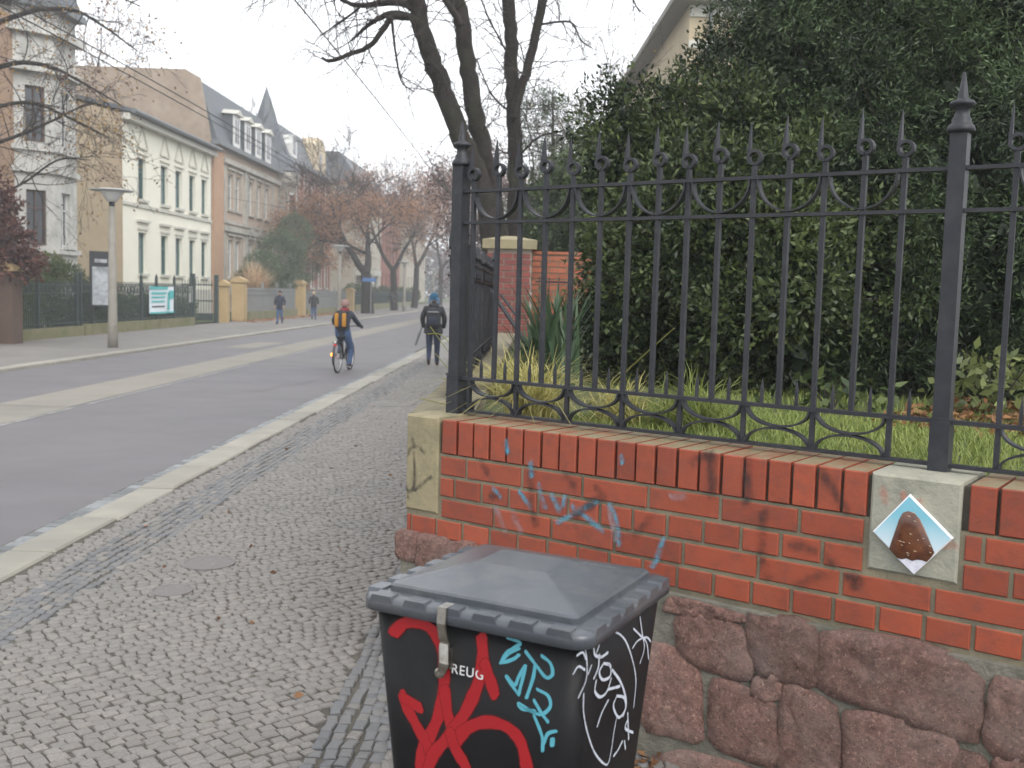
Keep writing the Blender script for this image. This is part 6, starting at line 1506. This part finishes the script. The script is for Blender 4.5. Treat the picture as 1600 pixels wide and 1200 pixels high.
def face_bits(t, hx, hy, hz, sc, hair, cover=.55):
    """nose, ears and eyes on the far side of the head, hair over the back"""
    b = MB(); b.smooth = True; b.tube([(hx, hy + .10 * sc, hz + .01), (hx, hy + .125 * sc, hz - .025 * sc), (hx, hy + .10 * sc, hz - .035 * sc)], [.008, .014, .01], 6)
    for s in (-1, 1): b.lathe([(.004, -.008), (.024, -.004), (.026, .004), (.005, .008)], (hx + s * .088 * sc, hy + .0, hz - .01), 8, up=(1, 0, 0))
    b.build('face', skin_m, t)
    b = MB()
    for s in (-1, 1): b.lathe([(.002, -.004), (.011, 0), (.002, .004)], (hx + s * .033 * sc, hy + .098 * sc, hz + .012), 8, up=(0, 1, 0))
    b.tube([(hx - .022, hy + .1 * sc, hz - .058 * sc), (hx + .022, hy + .1 * sc, hz - .058 * sc)], .005, 5); b.build('eyes_and_mouth', blackb, t)
    if hair is not None: cap_mesh(t, 'hair', hx, hy - .012, hz + .0, .1 * sc, .118 * sc, .112 * sc, hair, cover)
def cap_mesh(t, name, x, y, z, rx, ry, rz, mat, low=.2, tilt=0.0):
    """dome over the skull, longer at the back"""
    b = MB(); b.smooth = True; n = 14; vs = []; rows = 7
    for i in range(rows):
        for j in range(n):
            a = 2 * math.pi * j / n; back = max(0, -math.sin(a)); ph = math.pi / 2 * (1 - i / (rows - 1)) - (low * back + .05) * (i / (rows - 1)) * 1.2
            vs.append((x + rx * math.cos(a) * math.cos(ph), y + ry * math.sin(a) * math.cos(ph), z + rz * math.sin(ph)))
    b.add(vs, [(i * n + j, i * n + (j + 1) % n, (i + 1) * n + (j + 1) % n, (i + 1) * n + j) for i in range(rows - 1) for j in range(n)]); return b.build(name, mat, t)
def pedestrian(label, loc, rot, h, mats, hair, w=1.0, step=.16, lift=True, arm=(.27, 0, .98), pockets=False):
    t = thing('person', label, 'person', loc, rot, local=True); J = body_joints(h, w, step, lift, arm); k = h / 1.69
    place_mesh('body', skin_figure(J, BONES, mats), t)
    face_bits(t, 0, .02 * k, 1.595 * k, k, hair)
    if not pockets:
        for s, n in ((-1, 'l'), (1, 'r')):
            q = J['wr' + n]; hand_mesh(t, q[:3], (s * -.05, .12, -1), -s, skin_m)
    return t, J
# the walker on the near pavement
wp = onz(676, 573, 0)
wk, J = pedestrian('person in a black jacket and blue knitted hat walking away on the pavement', (wp[0], wp[1], 0), rad(3), 1.68, [blackc, denim_d, skin_m, boot], None, 1.08, .20, True, (.262, .03, .93), True)
teal_w = M('teal_wool', (.012, .055, .10), (.02, .10, .17), scale=30, rough=.9, bmp=.5, bscale=90); blue_w = M('light_blue_wool', (.05, .14, .33), (.16, .24, .36), scale=20, rough=.9)
cap_mesh(wk, 'knitted_hat', 0, .012, 1.60, .108, .122, .135, teal_w, .35)
b = MB(); b.smooth = True; b.lathe([(.108, -.03), (.116, -.01), (.112, .03)], (0, .012, 1.58), 16, caps=False); b.build('hat_band', blue_w, wk)
b = MB(); b.smooth = True
for q in (1, -1): b.tube([(q * .10, .015, 1.57), (q * .105, .0, 1.50), (q * .09, -.03, 1.47)], [.022, .02, .012], 6)
b.build('hat_flaps', blue_w, wk)
b = MB(); b.smooth = True; b.lathe([(.105, 1.37), (.125, 1.42), (.115, 1.47), (.085, 1.48)], (0, -.01, 0), 16, caps=False); b.build('hood', blackc, wk)
b = MB(); b.smooth = True; loft(b, [[(x, y, z) for x, y in rrect(w_, d_, .09)] for w_, d_, z in ((.44, .33, .78), (.43, .33, .86), (.40, .31, 1.0))], False); b.build('jacket_hem', blackc, wk)
def backpack(label, loc, rot, w, d, h, z, y, m1, m2, m3, panels):
    t = thing('backpack', label, 'backpack', loc, rot, local=True); b = MB(); b.smooth = True
    loft(b, [[(x, y + yy, z + zz) for x, yy in rrect(w * k, d * kd, min(w * k, d * kd) * .35)] for k, kd, zz in ((.55, .5, 0), (.9, .9, .03), (1, 1, h * .3), (.96, .95, h * .7), (.75, .7, h * .93), (.35, .35, h))]); b.build('bag', m1, t)
    for (x0, x1, z0, z1, m, r) in panels:
        b = MB(); b.smooth = True; loft(b, [[((x0 + x1) / 2 + px * k, y - d * .5 - o_, z + (z0 + z1) / 2 + pz * k) for px, pz in rrect(x1 - x0, z1 - z0, r)] for k, o_ in ((1, -.02), (1, .012), (.85, .026))]); b.build('pocket', m, t)
    for s in (-1, 1):
        b = MB(); b.strip([(s * w * .3, y + d * .45, z + h * .9), (s * w * .36, y + d * .9, z + h * .97), (s * w * .4, y + d * 1.6, z + h * .6), (s * w * .42, y + d * .6, z + h * .08)], .04, .012, V(1, 0, 0)); b.build('strap', m3, t)
    return t
greyr = M('reflective_grey', (.42, .43, .44), rough=.4)
backpack('black backpack on the back of the walker in the blue hat', (wp[0], wp[1], 0), rad(3), .30, .16, .46, .93, -.235, blackc, None, blackc, [(-.11, .11, .05, .24, navy, .03), (-.125, .125, .345, .365, greyr, .008)])
# rolled umbrella at the walker's left side
p0 = V(wp[0] - .30, wp[1] + .05, .86); b = MB(); b.smooth = True; b.tube([p0, p0 + V(-.03, .02, -.08), p0 + V(-.11, .04, -.34), p0 + V(-.12, .05, -.38)], [.014, .032, .024, .008], 8)
b.tube([p0 + V(.02, 0, .06), p0], [.014, .012], 8); tag(b.build('rolled_umbrella', grey_iron), 'grey rolled umbrella held at the left of the walker', 'umbrella')

# cyclist, bicycle and backpack
cpt = onz(531, 582, -.06); CL = (cpt[0], cpt[1] + .28, -.06); CROT = rad(-4)
cy = thing('person', 'person in a dark jacket and jeans riding a bicycle away down the road', 'person', CL, CROT, local=True)
J = dict(pelvis=(0, -.03, .87, .165, .13), waist=(0, .03, 1.01, .15, .12), chest=(0, .10, 1.19, .17, .135), neckbase=(0, .14, 1.32, .09, .085), neck=(0, .16, 1.37, .055, .058), jaw=(0, .185, 1.42, .075, .085), skull=(0, .18, 1.485, .085, .10), crown=(0, .17, 1.54, .058, .068))
for s, n in ((-1, 'l'), (1, 'r')):
    J['sh' + n] = (s * .165, .09, 1.27, .072, .075); J['el' + n] = (s * .27, .22, 1.08, .055, .058); J['wr' + n] = (s * .285, .46, 1.0, .04, .042); J['hip' + n] = (s * .09, -.01, .83, .105, .11)
J['knr'] = (.13, .22, .50, .075, .078); J['kmr'] = (.13, .18, .34, .062, .064); J['anr'] = (.125, .10, .17, .044, .047); J['her'] = (.125, .04, .13, .038, .04); J['tor'] = (.13, .25, .105, .036, .032)
J['knl'] = (-.13, .36, .68, .075, .078); J['kml'] = (-.13, .28, .55, .062, .064); J['anl'] = (-.125, .19, .43, .044, .047); J['hel'] = (-.125, .13, .39, .038, .04); J['tol'] = (-.13, .33, .40, .036, .032)
place_mesh('body', skin_figure(J, [(a, b_, (0 if (a, b_) != ('pelvis', 'hipl') and (a, b_) != ('pelvis', 'hipr') else 1) if m == 0 else m) for a, b_, m in BONES], [navy, denim, skin_m, boot]), cy)
face_bits(cy, 0, .185, 1.475, .97, None)
cap_mesh(cy, 'knitted_hat', 0, .17, 1.475, .10, .115, .115, M('pink_beige_wool', (.30, .17, .15), (.18, .12, .11), scale=30, rough=.9), .25)
b = MB(); b.smooth = True; b.lathe([(.085, 1.31), (.105, 1.34), (.10, 1.385), (.07, 1.40)], (0, .14, 0), 14, caps=False); b.build('scarf', M('red_scarf', (.26, .03, .04), rough=.9), cy)
for s in (-1, 1): hand_mesh(cy, (s * .285, .46, 1.005), (0, 1, -.1), -s, blackc, 1.0, 'glove')
backpack('black and yellow backpack on the cyclist', CL, CROT, .28, .15, .42, .93, -.15, blackc, None, blackc, [(-.125, -.04, .06, .36, M('yellow_nylon', (.48, .22, .02), (.38, .17, .02), rough=.6), .03), (.04, .125, .06, .36, bpy.data.materials['yellow_nylon'], .03), (-.03, .03, .05, .3, navy, .02)])
bk = thing('bicycle', 'bicycle with a red rear light ridden down the road', 'bicycle', CL, CROT, local=True)
rubber = M('tyre_rubber', (.015, .015, .016), rough=.8); chrome = M('rim_metal', (.45, .45, .46), rough=.3, metal=1.0); fpaint = M('frame_paint', (.03, .03, .035), rough=.3)
RW, FW, BB = V(0, -.40, .335), V(0, .66, .335), V(0, .10, .28)
for c in (RW, FW):
    b = MB(); b.smooth = True; b.tube([c + V(0, math.cos(a) * .335, math.sin(a) * .335) for a in np.linspace(0, 2 * math.pi, 29)], .019, 8, False); wo = b.build('wheel', rubber, bk)
    b = MB(); b.tube([c + V(0, math.cos(a) * .305, math.sin(a) * .305) for a in np.linspace(0, 2 * math.pi, 25)], .010, 6, False); b.build('rim', chrome, wo)
    b = MB(); b.tube([c - V(.04, 0, 0), c + V(.04, 0, 0)], .02, 8)
    for k in range(14): a = 2 * math.pi * k / 14; b.tube([c + V(.02 * (-1) ** k, 0, 0), c + V(0, math.cos(a) * .3, math.sin(a) * .3)], .0016, 3, False)
    b.build('spokes', chrome, wo)
SE, HD = V(0, -.05, .76), V(0, .50, .84)
b = MB(); b.smooth = True
for a, e, r in ((BB, SE, .017), (BB, HD - V(0, 0, .12), .02), (SE - V(0, -.02, .1), HD - V(0, 0, .04), .017), (HD + V(0, -.01, .04), HD - V(0, -.02, .16), .02)): b.tube([a, e], r, 8)
for s in (-.05, .05): b.tube([BB + V(s * .6, 0, 0), RW + V(s, 0, 0)], .010, 6); b.tube([SE - V(0, -.02, .1) + V(s * .3, 0, 0), RW + V(s, 0, 0)], .009, 6); b.tube([HD + V(s * .7, .02, -.16), FW + V(s, 0, 0)], .012, 6)
b.build('frame', fpaint, bk)
b = MB(); b.smooth = True; b.tube([(-.29, .46, .985), (-.16, .49, 1.0), (0, .50, .98), (.16, .49, 1.0), (.29, .46, .985)], .012, 8); b.tube([HD, V(0, .50, .98)], .014, 8); b.build('handlebar', fpaint, bk)
b = MB(); b.smooth = True; loft(b, [[(x * k, -.06 + y_, z) for x, y_ in rrect(.17, .25, .06)] for k, z in ((.6, .75), (1, .765), (1, .785), (.85, .80))]); b.build('saddle', blackb, bk)
b = MB(); b.smooth = True; b.strip([RW + V(0, math.cos(a) * .375, math.sin(a) * .375) for a in np.linspace(rad(20), rad(200), 14)], .05, .004, V(1, 0, 0)); b.build('mudguard', fpaint, bk)
b = MB(); b.box((-.06, -.62, .66), (.06, -.15, .68)); b.tube([(-.05, -.55, .66), (-.05, -.40, .34)], .006, 5); b.tube([(.05, -.55, .66), (.05, -.40, .34)], .006, 5); b.build('carrier', fpaint, bk)
def glow(name, col, e):
    m, nt, nd, lk, bs = new_mat(name); bs.inputs['Base Color'].default_value = rgb(col); bs.inputs['Emission Color'].default_value = rgb(col); bs.inputs['Emission Strength'].default_value = e; bs.inputs['Roughness'].default_value = .2; return m
b = MB(); b.smooth = True; b.lathe([(.01, 0), (.036, .005), (.036, .03), (.01, .04)], (0, -.62, .60), 12, up=(0, -1, 0)); b.build('rear_light', glow('red_light', (.5, .015, .015), .25), bk)
MB().box((-.015, -.66, .655), (.03, -.63, .70)).build('reflector', MAT['white_frame'], bk)
b = MB(); b.smooth = True; b.lathe([(.01, 0), (.04, .005), (.04, .03), (.01, .045)], (-.085, -.50, .40), 12, up=(0, -1, 0)); b.build('orange_light', glow('orange_light', (1.0, .30, .03), 2.0), bk)
b = MB()
for s, f, z in ((1, .10, .12), (-1, .19, .39)): b.tube([BB + V(.03 * s, 0, 0), V(.09 * s, f, z)], .009, 6); b.box((s * .09 if s > 0 else -.17, f - .04, z - .02), (.17 if s > 0 else -.09, f + .05, z))
b.build('crank', chrome, bk)
# three people on the far pavement
for lb, px, py, h, mats, hair, rot, w_ in (('person in a dark jacket and jeans before the grey fence, nearest on the far pavement', 437, 507, 1.60, [navy, denim, skin_m, blackb], blackb, 170, 1.0),
        ('person with fair hair and a dark jacket right of the other pedestrian', 490, 500, 1.56, [blackc, denim, skin_m, blackb], M('fair_hair', (.42, .30, .19), rough=.8), 10, 1.0), ('distant person in a long dark coat by the far railing', 612, 486, 1.62, [blackc, blackc, skin_m, blackb], blackb, 0, .95)):
    p = onz(px, py, 0); pedestrian(lb, (p[0], p[1], 0), rad(rot), h, mats, hair, w_, .14, True)

# ------------------------------------------------------------------ haze
hz_ = MB().box((-155, -35, -1.3), (155, 425, 26)).build('haze', [])
tag(hz_, 'thin winter haze filling the street', 'haze', kind='stuff')
m = bpy.data.materials.new('haze'); m.use_nodes = True; nt = m.node_tree; nt.nodes.clear()
out_ = nt.nodes.new('ShaderNodeOutputMaterial'); pv = nt.nodes.new('ShaderNodeVolumePrincipled'); pv.inputs['Density'].default_value = .0017; pv.inputs['Color'].default_value = (.93, .95, .98, 1); pv.inputs['Anisotropy'].default_value = .2
nt.links.new(pv.outputs['Volume'], out_.inputs['Volume']); hz_.data.materials.append(m)
